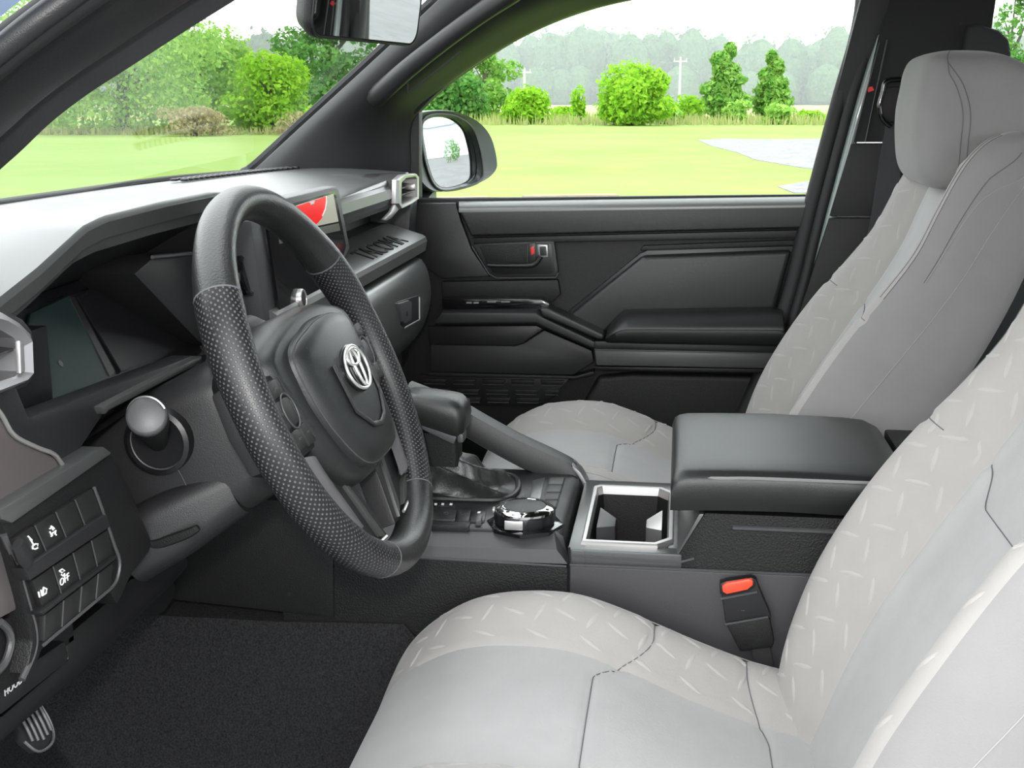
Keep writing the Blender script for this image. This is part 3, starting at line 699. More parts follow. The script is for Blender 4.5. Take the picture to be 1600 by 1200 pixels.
# side spokes with switch pods
for s in (-1, 1):
    base = [(0.098, 0.036), (0.135, 0.040), (0.170, 0.040), (0.178, 0.0), (0.172, -0.036), (0.140, -0.048), (0.100, -0.046)]
    g = MB(); g.prism([W(s * u, v, -0.012) for u, v in base], WN * -0.022); g.build('spoke', PLAST, WHEEL, bevel=0.004)
    pod = [(0.104, 0.030), (0.134, 0.034), (0.150, 0.030), (0.160, 0.0), (0.152, -0.032), (0.136, -0.042), (0.104, -0.042)]
    g = MB(); g.prism([W(s * u, v, 0.004) for u, v in pod], WN * -0.02); pd = g.build('switch_pod', PLAST2, WHEEL, bevel=0.003)
    for (u0, u1, v0, v1) in ((0.106, 0.126, 0.014, 0.029), (0.128, 0.150, 0.014, 0.029), (0.106, 0.119, -0.014, 0.011), (0.121, 0.141, -0.014, 0.011), (0.143, 0.155, -0.014, 0.011), (0.106, 0.126, -0.037, -0.017), (0.128, 0.149, -0.035, -0.017)):
        g = MB(); g.prism([W(s * u, v, 0.0075) for u, v in ((u0, v0), (u1, v0), (u1, v1), (u0, v1))], WN * -0.006); g.build('button', SWM, pd, bevel=0.0015)
    g = MB(); g.tube([W(s * (0.131 + 0.014 * math.cos(t)), -0.0015 + 0.016 * math.sin(t), 0.0078) for t in [2 * math.pi * k / 24 for k in range(24)]], 0.0008, 6, closed=True); g.build('toggle_ring', GREYP, pd)
    for (u, v) in ((0.116, 0.022), (0.139, 0.021), (0.116, -0.026), (0.139, -0.026), (0.149, 0.0)):
        g = MB(); g.box(W(s * u, v, 0.0079), (0.005, 0.0012, 0.0016)); g.build('printed_symbol', GREYP, pd)
# forked lower spokes, drawn for the left arm and mirrored
def wuv(px, py, n):
    p = atp(px, py, WC + WN * n, WN) - WC
    return (p.dot(WU), p.dot(WV))
def arm(pts, n): return [wuv(px, py, n) for px, py in pts]
for s in (1, -1):
    def wp(pts, n): return [W(s * u, v, n) for u, v in arm(pts, n)]
    g = MB(); g.prism(wp([(462, 716), (505, 722), (540, 735), (606, 836), (600, 850), (578, 866), (556, 852), (530, 820)], -0.006), WN * -0.022); lsp = g.build('lower_spoke', PLAST, WHEEL, bevel=0.002)
    lo = arm([(468, 716), (484, 744), (512, 786), (546, 834)], 0.0); hi = arm([(494, 716), (512, 744), (538, 780), (568, 822)], 0.0)
    lo = spl(lo, 12); hi = spl(hi, 12)
    g = MB(); g.grid([[W(s * lerp(a[0], b[0], q), lerp(a[1], b[1], q), -0.005 + 0.010 * math.sin(math.pi * (0.1 + 0.75 * q))) for q in [k / 8.0 for k in range(9)]] for a, b in zip(lo, hi)])
    g.build('satin_blade', SATB, lsp, recalc=False)
    g = MB(); g.prism(wp([(544, 834), (560, 818), (568, 822), (567, 830), (552, 842)], 0.002), WN * -0.006); g.build('blade_grip', PERF, lsp, bevel=0.001)
    g = MB(); g.prism(wp([(556, 842), (568, 833), (594, 842), (580, 854)], -0.001), WN * -0.008); g.build('blade_tip', PADM, lsp, bevel=0.001)
    g = MB(); g.tube(wp([(556, 850), (578, 860), (592, 850), (604, 838)], 0.0), 0.0018, 6); g.build('chrome_line', SATIN, lsp)
    g = MB(); g.prism(wp([(524, 738), (534, 742), (604, 838), (594, 838)], -0.003), WN * -0.006); g.build('spoke_face', PADM, lsp, bevel=0.001)

# ================================================================ steering column
CO = W(0, -0.004, -0.05)
COLM = thing('steering_column', 'charcoal steering column cover with stalk behind the steering wheel', 'steering column', W(0, 0, -0.12))
def rrect(c, hw, hh, r, n=8):
    out = []
    for (sx, sy, a0) in ((1, 1, 0), (-1, 1, 90), (-1, -1, 180), (1, -1, 270)):
        for k in range(n):
            a = math.radians(a0 + 90.0 * k / (n - 1))
            out.append((sx * (hw - r) + r * math.cos(a), sy * (hh - r) + r * math.sin(a)))
    return [W(c[0] + u, c[1] + v, c[2]) for u, v in out]
g = MB(); g.loft([rrect((0, -0.004, -0.040), 0.050, 0.052, 0.03), rrect((0, -0.006, -0.055), 0.068, 0.066, 0.03), rrect((0, -0.008, -0.085), 0.078, 0.070, 0.03), rrect((0, -0.012, -0.13), 0.084, 0.072, 0.028), rrect((0, -0.016, -0.20), 0.088, 0.076, 0.026), rrect((0, -0.018, -0.24), 0.088, 0.076, 0.026)])
shr = g.build('column_shroud', PLAST, COLM, sharp=50)
g = MB(); g.tube(rrect((0, -0.0125, -0.135), 0.0848, 0.0728, 0.028), 0.0006, 5, closed=True); g.build('shroud_seam', BLACK, shr)
# lower knee skirt under the column with the tilt lever slot
g = MB(); g.loft([rrect((-0.01, -0.055, -0.10), 0.070, 0.026, 0.02), rrect((-0.02, -0.060, -0.16), 0.086, 0.032, 0.02), rrect((-0.02, -0.064, -0.21), 0.092, 0.034, 0.02)]); g.build('lower_skirt', PLAST, COLM, sharp=50)
lv0 = at(262, 845, X=-0.47); lv1 = at(305, 832, X=-0.465)
g = MB(); g.tube(vs([tuple(at(px, py, X=-0.478)) for px, py in [(228, 848), (245, 850), (270, 842), (296, 832), (310, 824)]], 16), [0.003 + 0.002 * math.sin(math.pi * i / 15) for i in range(16)], 8, flat=0.7); g.build('tilt_lever', PLAST2, COLM)
# indicator stalk pointing at the door
sb = at(247, 690, X=-0.455); st = at(230, 652, X=-0.535)
ax = (st - sb).normalized()
g = MB(); g.lathe(at(247, 690, X=-0.458), (-1, 0, 0), [(0.032, -0.01), (0.031, 0.004), (0.027, 0.006), (0.0255, 0.002), (0.0, 0.0)], 30); bo = g.build('stalk_boot', BLACK, COLM)
g = MB(); c0 = at(247, 690, X=-0.462); g.tube([c0 + V(0, math.cos(t), math.sin(t)) * 0.0262 for t in [math.pi * (0.95 + 1.15 * k / 23) for k in range(24)]], 0.0008, 6); g.build('boot_rim', GREYP, bo)
g = MB(); g.tube([sb, lerp(sb, st, 0.4), lerp(sb, st, 0.8), st], [0.009, 0.012, 0.0165, 0.017], 22); stk = g.build('indicator_stalk', PLAST2, COLM, sharp=50)
g = MB(); g.lathe(st, ax, [(0.017, 0.0), (0.0172, 0.003), (0.0165, 0.006), (0.0145, 0.0075), (0.0, 0.008)], 26); g.build('stalk_cap', GREYP, stk, sharp=60)
g = MB(); a = at(236, 628, X=-0.512); g.tube([st + (V(0, math.cos(t), math.sin(t)) * 0.0178) for t in [math.pi * (0.05 + 0.8 * k / 19) for k in range(20)]], 0.0009, 6); g.build('stalk_ring', SATIN, stk)
g = MB(); g.box(at(233, 683, X=-0.463), (0.002, 0.003, 0.003)); g.build('green_lamp', mat('green_print', (0.02, 0.3, 0.15), 0.5), COLM)
# rounded top of the cover peeking over the hub
g = MB(); g.tube([W(-0.07, 0.060, -0.06), W(-0.03, 0.070, -0.06), W(0.03, 0.070, -0.06), W(0.07, 0.060, -0.06)], [0.010, 0.016, 0.016, 0.010], 16); g.build('cover_top', PLAST, COLM, sharp=60)
# ================================================================ passenger door
DOOR = thing('passenger_door', 'closed black passenger door with armrest, grab bar and wide window', 'car door', (0.77, 0.10, 0.70))
def dplate(name, pts, x, th, m, parent=DOOR, bevel=0.003, seg=2):
    g = MB(); g.prism([at(px, py, X=x) for px, py in pts], (th, 0, 0)); return g.build(name, m, parent, bevel=bevel, seg=seg)
dplate('door_panel', [(640, 312), (1285, 306), (1278, 370), (1260, 420), (1180, 690), (1150, 760), (560, 760), (560, 330)], 0.768, 0.05, PLAST2, bevel=0.004)
# upper band with its padded top edge, coloured paler for the sky light on it
band = [(717, 330), (722, 326), (1280, 318), (1278, 330), (1272, 356), (736, 369), (728, 352)]
dplate('upper_band', band, 0.742, 0.04, SOFT, bevel=0.006, seg=3)
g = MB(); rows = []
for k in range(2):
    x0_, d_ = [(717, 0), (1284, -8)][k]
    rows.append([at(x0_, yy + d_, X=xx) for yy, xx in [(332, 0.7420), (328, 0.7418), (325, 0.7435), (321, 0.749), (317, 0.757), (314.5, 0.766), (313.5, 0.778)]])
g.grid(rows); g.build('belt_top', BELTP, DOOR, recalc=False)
g = MB(); g.tube([at(652, 313, X=0.772), at(722, 313, X=0.772), at(1284, 306.5, X=0.772)], 0.004, 8); g.build('belt_seal', RUBBER, DOOR)
# front corner panel in front of the band
dplate('front_panel', [(645, 318), (712, 317), (720, 345), (737, 390), (765, 432), (690, 436), (640, 400)], 0.752, 0.03, PLAST, bevel=0.004)
# strip under the band
dplate('band_strip', [(738, 372), (1271, 359), (1268, 371), (742, 381)], 0.756, 0.02, PLAST, bevel=0.002)
dplate('rib_strip', [(1005, 384), (1270, 374), (1266, 383), (1000, 392)], 0.757, 0.02, PLAST2, bevel=0.002)
# handle cup with lever and lock knob
dplate('handle_bezel', [(738, 381), (866, 376), (872, 420), (872, 428), (866, 433), (774, 434), (764, 428)], 0.7555, 0.02, PLAST, bevel=0.003)
hb = dplate('handle_cup', [(748, 384), (862, 380), (867, 423), (862, 428), (775, 429), (768, 424)], 0.7545, 0.012, BLACK, bevel=0.002)
dplate('cup_face', [(750, 384), (824, 381), (823, 411), (760, 413)], 0.7535, 0.01, PLAST2, hb, bevel=0.001)
g = MB(); g.tube(vs([tuple(at(px, py, X=0.744)) for px, py in [(762, 414), (778, 415), (815, 415), (832, 414), (840, 408), (845, 400)]], 18), [0.0035 + 0.0015 * smooth(i / 12) for i in range(18)], 10, flat=1.3); g.build('lever_bar', PLAST, hb, sharp=50)
lv = dplate('door_lever', [(839, 382), (856, 382), (857, 402), (841, 403)], 0.742, 0.012, SATIN2, hb, bevel=0.002)
dplate('lever_face', [(843, 385), (853, 385), (854, 399), (844, 400)], 0.7412, 0.003, PLAST, lv, bevel=0.001)
lk = dplate('lock_knob', [(825, 380), (837, 380), (838, 411), (825, 412)], 0.748, 0.01, BLACK, hb, bevel=0.001)
dplate('lock_mark', [(829, 387), (834, 384), (835, 396), (830, 399)], 0.7470, 0.003, RED, lk, bevel=0.0005)
g = MB(); g.tube([at(737, 384, X=0.754), at(764, 428, X=0.754), at(776, 434.5, X=0.754), at(868, 433.5, X=0.754), at(873, 426, X=0.754)], 0.0014, 6); g.build('bezel_edge', GREYP, hb)
# raised insert panel with sloping front
dplate('insert_frame', [(884, 490), (1000, 396), (1012, 391), (1244, 384), (1218, 486), (980, 490), (945, 528)], 0.757, 0.02, BLACK, bevel=0.003)
dplate('insert_panel', [(888, 494), (1004, 400), (1238, 391), (1212, 486), (978, 490), (948, 520), (935, 526)], 0.742, 0.03, SOFT, bevel=0.010, seg=3)
dplate('rear_pillar_strip', [(1248, 383), (1268, 382), (1234, 500), (1222, 500)], 0.748, 0.03, PLAST, bevel=0.003)
# armrest: padded top, trim line, grey satin strip
g = MB(); rows = []
arm = vs([tuple(at(px, py, X=0.72)) for px, py in [(948, 520), (958, 505), (975, 492), (1000, 489), (1100, 488), (1210, 487), (1222, 492), (1226, 505)]], 40)
bot = vs([tuple(at(px, py, X=0.72)) for px, py in [(948, 529), (958, 530), (975, 530), (1000, 531), (1100, 533), (1210, 535), (1218, 535), (1222, 535)]], 40)
for a, b in zip(arm, bot):
    rows.append([a + V(0.05, 0, 0.002), a + V(0.01, 0, 0.003), a + V(-0.015, 0, -0.002), lerp(a, b, .35) + V(-0.035, 0, 0), lerp(a, b, .5) + V(-0.038, 0, 0), lerp(a, b, .9) + V(-0.034, 0, 0), b + V(-0.025, 0, -0.002), b + V(0.05, 0, -0.004)])
g.grid(rows); g.poly([r for r in rows[0]]); g.poly([r for r in rows[-1]]); ar = g.build('armrest', SOFT, DOOR, recalc=True, sharp=45)
g = MB(); g.tube([lerp(a, b, .5) + V(-0.0385, 0, 0.001) for a, b in zip(arm, bot)], 0.0007, 5); g.build('armrest_seam', BLACK, ar)
dplate('armrest_base', [(928, 533), (1230, 535), (1222, 553), (928, 545)], 0.703, 0.07, PLAST, bevel=0.004)
sp = dplate('satin_strip', [(929, 546), (1220, 553), (1214, 576), (932, 571)], 0.708, 0.06, SATIN2, bevel=0.002)
MATSTRIP = mat('dark_satin_strip', (0.085, 0.085, 0.085), 0.4, metal=0.5); sp.data.materials[0] = MATSTRIP
dplate('strip_edge', [(928, 545), (1222, 552), (1222, 554), (930, 548)], 0.706, 0.01, GREYP, sp, bevel=0.0008)
dplate('under_strip', [(929, 573), (1214, 577), (1205, 583), (932, 578)], 0.715, 0.05, BLACK, bevel=0.001)
# pull bar: flat shelf in front, sloping down to the armrest
g = MB()
bar_t = [(690, 486), (838, 486), (848, 492), (930, 531), (948, 532)]; bar_b = [(678, 507), (838, 506), (850, 512), (925, 545), (948, 545)]
rows = []
for (a, b) in zip(bar_t, bar_b):
    p = at(*a, X=0.712); q = at(*b, X=0.712)
    rows.append([p + V(0.06, 0, 0.004), p + V(0.006, 0, 0.001), p + V(-0.004, 0, -0.004), q + V(-0.004, 0, 0.003), q + V(0.002, 0, -0.002), q + V(0.06, 0, -0.004)])
g.grid(rows); g.poly(rows[0]); g.poly(rows[-1]); g.build('pull_bar', PLAST, DOOR, bevel=0.002, sharp=40)
dplate('pull_pad', [(842, 483), (856, 481), (944, 522), (944, 531), (934, 531), (846, 494)], 0.700, 0.05, SOFT, bevel=0.005, seg=3)
ssw = dplate('window_switch_plate', [(690, 466), (845, 467), (858, 474), (860, 480), (840, 485), (690, 485)], 0.722, 0.05, PIANO, bevel=0.004)
g = MB()
for px in (733, 744): g.box(at(px, 473, X=0.7215), (0.002, 0.010, 0.003))
for px in (768, 790): g.box(at(px, 471.5, X=0.7215), (0.002, 0.016, 0.002))
g.build('switch_marks', SATIN2, ssw)
dplate('switch_ledge', [(690, 440), (872, 437), (876, 460), (862, 474), (845, 466), (690, 466)], 0.756, 0.02, PLAST2, bevel=0.004)
# dark opening behind the pull bar, map pocket and speaker grille
dplate('pull_recess', [(668, 510), (838, 509), (848, 514), (818, 536), (805, 540), (672, 541)], 0.760, 0.01, BLACK, bevel=0.002)
pk = dplate('map_pocket', [(672, 539), (806, 541), (820, 536), (850, 516), (925, 548), (928, 566), (896, 586), (672, 581)], 0.745, 0.03, PLAST, bevel=0.003)
dplate('pocket_edge', [(668, 582), (898, 588), (928, 580), (928, 586), (898, 593), (668, 588)], 0.738, 0.03, PLAST2, pk, bevel=0.002)
spk = dplate('speaker_grille', [(655, 586), (890, 592), (860, 625), (840, 634), (700, 634), (655, 610)], 0.757, 0.012, BLACK, bevel=0.002)
for r, (py, n) in enumerate(((592, 5), (607, 5), (620, 4))):
    for c in range(n):
        x0 = 660 + 46 * c + 2 * r + (4 if r else 0); x1 = x0 + (37 if not (r and c == 4) else 24)
        y0 = py + 0.7 * c * 0.8
        dplate('grille_bar', [(x0, y0), (x1, y0 + 0.6), (x1 - 2, y0 + 7), (x0 + 2, y0 + 6.4)], 0.751, 0.010, PLAST2, spk, bevel=0.001)
        g = MB(); g.tube([at(x0 + 2, y0 + 7.5, X=0.750), at(x1 - 2, y0 + 8.2, X=0.750)], 0.0009, 5); g.build('grille_edge', GREYP, spk)
dplate('lower_panel', [(935, 588), (985, 583), (1215, 588), (1170, 700), (880, 700), (905, 640)], 0.752, 0.03, PLAST2, bevel=0.012, seg=3)
# window frame, glass, mirror triangle
inner = [(648, 180), (700, 131), (800, 65), (900, 21), (1010, -6), (1180, -30), (1320, -34), (1350, -14), (1345, 0), (1265, 306)]
outer = [(640, 162), (690, 114), (790, 44), (893, -4), (1005, -34), (1180, -60), (1340, -66), (1402, -34), (1390, 0), (1306, 340)]
wi = vs([tuple(at(px, py, X=0.765 - 0.05 * smooth((300 - py) / 330))) for px, py in inner], 60); wo = vs([tuple(at(px, py, X=0.762 - 0.05 * smooth((300 - py) / 330))) for px, py in outer], 60)
g = MB(); g.grid([[a + V(0.03, 0, 0), a, lerp(a, b, .5) + V(-0.006, 0, 0), b, b + V(0.03, 0, 0)] for a, b in zip(wi, wo)]); g.build('window_frame', RUBBER, DOOR, recalc=False)
gl = [(600, 312), (640, 180), (700, 125), (800, 58), (900, 14), (1010, -12), (1180, -36), (1325, -40), (1358, -14), (1350, 0), (1268, 310)]
g = MB(); g.prism([at(px, py, X=0.781 - 0.05 * smooth((300 - py) / 330)) for px, py in gl], (0.004, 0, 0)); g.build('window_glass', GLASSD, DOOR, smoothit=False)
dplate('mirror_triangle', [(585, 264), (600, 225), (640, 178), (655, 172), (655, 316), (585, 318)], 0.762, 0.03, PLAST2, bevel=0.003)
g = MB(); g.tube([at(637, 172, X=0.76), at(637, 258, X=0.76)], 0.0022, 6); g.build('triangle_edge', SATIN2, DOOR)
# door mirror
MP = V(0.94, 0.43, 1.31); MN = V(-0.36, -0.93, 0.03).normalized()
HO = [(641, 190), (655, 176), (690, 172), (720, 177), (748, 192), (766, 215), (775, 250), (772, 268), (752, 284), (715, 294), (685, 300), (664, 292), (650, 270), (643, 235)]
GO = [(661, 198), (668, 187), (685, 183), (712, 188), (731, 203), (740, 228), (745, 255), (742, 278), (720, 288), (695, 293), (680, 285), (670, 260), (664, 228)]
ho = [atp(p[0], p[1], MP, MN) for p in spl(HO, 64, True)]; go = [atp(p[0], p[1], MP + MN * -0.012, MN) for p in spl(GO, 64, True)]
cen = sum(ho, V(0, 0, 0)) / 64
def sh(ps, k, off): return [cen + (p - cen) * k + MN * off for p in ps]
gs = [atp(p[0], p[1], MP + MN * -0.002, MN) for p in spl([(657, 198), (665, 183), (685, 178.5), (714, 183), (736, 200), (746, 226), (752, 256), (750, 281), (724, 293), (693, 297.5), (676, 288), (665, 262), (658, 228)], 64, True)]
g = MB(); g.grid([sh(ho, 0.30, -0.13), sh(ho, 0.72, -0.105), sh(ho, 0.93, -0.06), sh(ho, 1.0, -0.02), ho, sh(ho, 0.99, 0.003), gs, go], cv=True)
mh = g.build('mirror_housing', PAINTD, DOOR, recalc=False, sharp=50)
gc = sum(go, V(0, 0, 0)) / len(go)
def bulge(p):
    return p + MN * (0.003 - (p - gc).length_squared / (2 * 1.4))
g = MB(); g.grid([[bulge(gc + (p - gc) * k) for p in go] for k in (1.0, 0.86, 0.72, 0.58, 0.44, 0.3, 0.16, 0.05)], cv=True); g.poly([bulge(gc + (p - gc) * 0.05) for p in go]); g.build('mirror_glass', MIRROR, mh, recalc=False, sharp=180)
g = MB(); g.tube([p + MN * 0.002 for p in gs], 0.0025, 8, closed=True); g.build('mirror_rim', PLAST, mh)
g = MB(); g.prism([V(0.80, 0.47, 1.24), V(0.90, 0.47, 1.26), V(0.90, 0.53, 1.26), V(0.80, 0.53, 1.24)], (0, 0, 0.04)); g.build('mirror_arm', PAINTD, mh, bevel=0.01)
# ================================================================ centre console
CON = thing('centre_console', 'black centre console with armrest lid, silver cup holder frame and shifter', 'centre console', (-0.02, 0.0, 0.70))
XN, XF = -0.145, 0.125
CONP = mat('pebbled_black_plastic', (0.0075, 0.0075, 0.008), 0.55, spec=0.25, grain=0.8, gscale=450)
def body(name, poly, x0, x1, m, bevel=0.005, parent=CON):
    g = MB(); g.prism([V(x0, y, z) for y, z in poly], (x1 - x0, 0, 0)); return g.build(name, m, parent, bevel=bevel)
# rear body under the lid, side skins
body('rear_body', [(-0.012, 0.956), (-0.040, 1.008), (-0.60, 1.010), (-0.60, 0.66), (0.112, 0.66), (0.112, 0.80), (-0.012, 0.80)], XN, XF, CONP)
body('side_skin', [(0.112, 0.937), (-0.60, 0.943), (-0.60, 0.66), (0.112, 0.66)], XN - 0.004, XN + 0.02, CONP, 0.002)
g = MB(); g.tube([V(XN - 0.004, 0.112, 0.9385), V(XN - 0.004, -0.5, 0.944)], 0.0016, 6); g.build('side_ridge', GREYP, CON)
g = MB(); g.tube([V(XN - 0.001, -0.072, 0.992), V(XN - 0.001, -0.5, 0.993)], 0.0028, 6); g.build('side_rib', GREYP, CON)
g = MB(); g.tube([V(XN, 0.112, 0.949), V(XN, 0.02, 0.947), V(XN, -0.015, 0.947), V(XN, -0.03, 0.952)], 0.0014, 6); g.build('side_seam', GREYP, CON)
# cup holder: deck with opening, well, satin frame, two side notches
ZC = 0.956
cu = [(-0.128, 0.101), (0.085, 0.101), (0.092, 0.094), (0.092, 0.010), (0.074, -0.006), (-0.108, -0.006), (-0.128, 0.012)]   # x,y outer
cx = sum(p[0] for p in cu) / len(cu); cy = 0.048
def csc(k, kk): return [(-0.018 + (x + 0.018) * k, cy + (y - cy) * kk) for x, y in cu]
o0 = [V(x, y, ZC + 0.003) for x, y in cu]; o1 = [V(x, y, ZC + 0.0045) for x, y in csc(0.985, 0.975)]; o2 = [V(x, y, ZC + 0.0045) for x, y in csc(0.935, 0.90)]; o3 = [V(x, y, ZC - 0.006) for x, y in csc(0.92, 0.86)]
g = MB(); g.grid([[p - V(0, 0, 0.006) for p in o0], o0, o1, o2, o3], cv=True); cf = g.build('cup_frame', SATIN, CON, sharp=25)
w0 = [V(x, y, ZC - 0.006) for x, y in csc(0.92, 0.86)]; w1 = [V(x, y, ZC - 0.085) for x, y in csc(0.86, 0.74)]
g = MB(); g.grid([w0, w1], cv=True); g.poly(w1); g.build('cup_well', PLAST2, cf, recalc=False)
for sy, (ya, yb, yt) in ((1, (0.088, 0.066, 0.066)), (-1, (0.008, 0.028, 0.028))):
    g = MB(); g.prism([V(-0.055, ya, ZC - 0.004), V(-0.030, yb, ZC - 0.010), V(0.000, yb, ZC - 0.010), V(0.024, ya, ZC - 0.004)], (0, 0, -0.05)); g.build('cup_divider', GREYP if sy > 0 else SATIN, cf, bevel=0.002)
for sy in (0.076, 0.020):
    g = MB(); t = 0.012 if sy > 0.05 else -0.012
    g.tube(vs([(-0.078, sy, ZC - 0.030), (-0.082, sy - t * 0.6, ZC - 0.034), (-0.090, sy - t, ZC - 0.046), (-0.100, sy - t * 1.1, ZC - 0.062)], 14), 0.0035, 10, flat=0.6); g.build('cup_spring', SATIN2, cf)
# deck around the cups
def deck(name, quad, m): 
    g = MB(); g.prism([V(x, y, ZC) for x, y in quad], (0, 0, -0.03)); return g.build(name, m, CON, bevel=0.002)
deck('deck_front', [(XN, 0.115), (XF, 0.115), (XF, 0.095), (XN, 0.095)], PADM); deck('deck_near', [(XN, 0.096), (-0.124, 0.096), (-0.124, -0.016), (XN, -0.016)], PADM)
deck('deck_far', [(0.088, 0.096), (XF, 0.096), (XF, -0.016), (0.088, -0.016)], PADM); deck('deck_back', [(-0.125, 0.0), (0.09, 0.0), (0.09, -0.03), (-0.125, -0.03)], PADM)
body('rear_ramp', [(-0.010, 0.955), (-0.034, 1.005), (-0.06, 1.005), (-0.06, 0.9)], XN + 0.003, XF - 0.003, PADM, 0.002)
# padded lid
g = MB(); rows = []
L0, L1 = -0.004, -0.50
prof = [(-0.158, 1.013), (-0.164, 1.030), (-0.164, 1.048), (-0.158, 1.056), (-0.146, 1.060), (-0.110, 1.063), (-0.03, 1.064), (0.05, 1.063), (0.098, 1.060), (0.112, 1.055), (0.118, 1.045), (0.116, 1.013)]
pr_ = spl(prof, 40)
for t, (y, k, zt) in enumerate([(-0.030, 0.90, 1.0), (-0.012, 0.96, 0.75), (-0.004, 0.985, 0.55), (-0.001, 0.992, 0.35), (-0.004, 0.996, 0.12), (-0.010, 1.0, 0.04), (-0.02, 1.0, 0.0), (-0.06, 1.0, 0.0), (-0.13, 1.0, 0.0), (-0.22, 1.0, 0.0), (-0.245, 1.0, 0.03), (-0.262, 0.99, 0.2), (-0.270, 0.96, 0.5), (-0.272, 0.94, 0.9)]):
    # zt pulls the profile's height down towards the base
    rows.append([V(-0.023 + (x + 0.023) * k, y - (0.0 if t > 6 else 0.0), lerp(z, min(z, 1.016), zt) + (0.004 * math.sin(math.pi * max(0, min(1, (-y) / 0.27))))) for x, z in pr_])
g.loft(rows); lid = g.build('armrest_lid', SOFT, CON, sharp=60)
seam = [V(-0.1635, -0.015, 1.046), V(-0.1640, -0.05, 1.051), V(-0.1640, -0.10, 1.053), V(-0.1640, -0.24, 1.0525)]
s2 = vs([(0.10, -0.0115, 1.0555), (0.0, -0.0105, 1.0600), (-0.10, -0.0115, 1.0585), (-0.143, -0.016, 1.0565), (-0.158, -0.034, 1.0535), (-0.162, -0.06, 1.0545), (-0.1625, -0.10, 1.0560), (-0.1625, -0.25, 1.0560)], 48)
g = MB(); g.tube(s2, 0.0019, 6); g.build('lid_seam', mat('lid_piping', (0.20, 0.205, 0.20), 0.4), lid)
body('rear_bracket', [(-0.275, 1.045), (-0.33, 1.045), (-0.40, 0.98), (-0.275, 0.98)], XN + 0.02, XF - 0.01, PLAST2, 0.004)
# front deck around the shifter
ZF = 0.968
body('front_body', [(0.116, 0.937), (0.122, 0.962), (0.132, ZF), (0.30, ZF), (0.44, 0.985), (0.44, 0.66), (0.116, 0.66)], XN + 0.028, XF, PLAST)
g = MB(); A = [V(XN + 0.028, 0.134, ZF), V(XN + 0.028, 0.30, ZF), V(XN + 0.028, 0.46, 0.99)]; B = [V(XN + 0.004, 0.128, 0.953), V(XN, 0.31, 0.951), V(XN, 0.46, 0.965)]; Cc = [V(XN + 0.002, 0.115, 0.937), V(XN - 0.002, 0.31, 0.935), V(XN - 0.002, 0.46, 0.94)]
g.grid([A, B, Cc, [p + V(0.03, 0, 0) for p in Cc]]); g.poly([A[0], B[0], Cc[0], V(XN + 0.03, 0.118, 0.937)]); g.build('front_chamfer', GREYP, CON, recalc=False, sharp=20)
CHM = mat('chamfer_grey', (0.032, 0.031, 0.034), 0.45, grain=0.2, gscale=1200); CON.children[-1].data.materials[0] = CHM
body('front_side', [(0.114, 0.934), (0.46, 0.938), (0.46, 0.66), (0.114, 0.66)], XN - 0.002, XN + 0.02, CONP, 0.002)
g = MB(); g.tube([V(XN - 0.002, 0.116, 0.9355), V(XN - 0.002, 0.46, 0.939)], 0.0014, 6); g.build('front_ridge', GREYP, CON)
g = MB(); g.tube([V(XN - 0.003, 0.113, 0.96), V(XN - 0.003, 0.113, 0.70)], 0.0018, 6); g.build('joint_gap', BLACK, CON)
# toe panel towards the firewall
g = MB(); g.prism([at(px, py, X=-0.150) for px, py in [(225, 905), (300, 835), (400, 770), (520, 770), (522, 968), (490, 963), (270, 938)]], (0.009, 0, 0)); tp = g.build('toe_panel', PLAST2, CON, bevel=0.004)
g = MB(); g.lathe(at(452, 928, X=-0.1525), (-1, 0, 0), [(0.002, 0), (0.002, 0.001), (0, 0.001)], 10); g.build('clip_hole', BLACK, tp)
# side switch row: two buttons, a rocker, and labels
def top(px, py, z=ZF): return at(px, py, Z=z)
def tplate(name, pts, z, th, m, parent=CON, bevel=0.0015):
    g = MB(); g.prism([at(px, py, Z=z) for px, py in pts], (0, 0, -th)); return g.build(name, m, parent, bevel=bevel)
bank = tplate('switch_bank', [(670, 792), (772, 795), (775, 826), (668, 822)], ZF + 0.001, 0.01, BLACK)
tplate('console_button', [(678, 795), (714, 796), (711, 812), (674, 811)], ZF + 0.005, 0.008, PLAST, bank)
tplate('console_button', [(717, 796), (736, 797), (733, 813), (714, 812)], ZF + 0.005, 0.008, PLAST, bank)
tplate('console_button', [(676, 813), (735, 815), (733, 822), (674, 820)], ZF + 0.004, 0.008, PLAST2, bank)
rk = tplate('brake_rocker', [(738, 797), (760, 797), (757, 813), (734, 813)], ZF + 0.004, 0.008, BLACK, bank)
tplate('rocker_tab', [(745, 803), (754, 803), (752, 812), (743, 812)], ZF + 0.009, 0.008, GREYP, rk)
tplate('rocker_mark', [(747, 799), (751, 799), (750, 801), (746, 801)], ZF + 0.0046, 0.001, WHITEP, rk, 0)
for q in ((697, 802), (722, 802)):
    g = MB(); g.tube([at(q[0] + 3.2 * math.cos(t), q[1] + 1.8 * math.sin(t), Z=ZF + 0.0052) for t in [2 * math.pi * k / 14 for k in range(14)]], 0.0004, 5, closed=True); g.build('printed_symbol', GREYP, bank)
tplate('chrome_tab', [(770, 791), (786, 791), (785, 796), (769, 796)], ZF + 0.006, 0.006, SATIN)
icn = tplate('gate_indicator', [(672, 783), (712, 785), (711, 792), (670, 790)], ZF + 0.001, 0.004, PIANO)
for a in (679, 690, 703): tplate('printed_symbol', [(a, 786.0), (a + 4, 786.2), (a + 3.6, 788.6), (a - 0.4, 788.4)], ZF + 0.0016, 0.001, WHITEP, icn, 0)
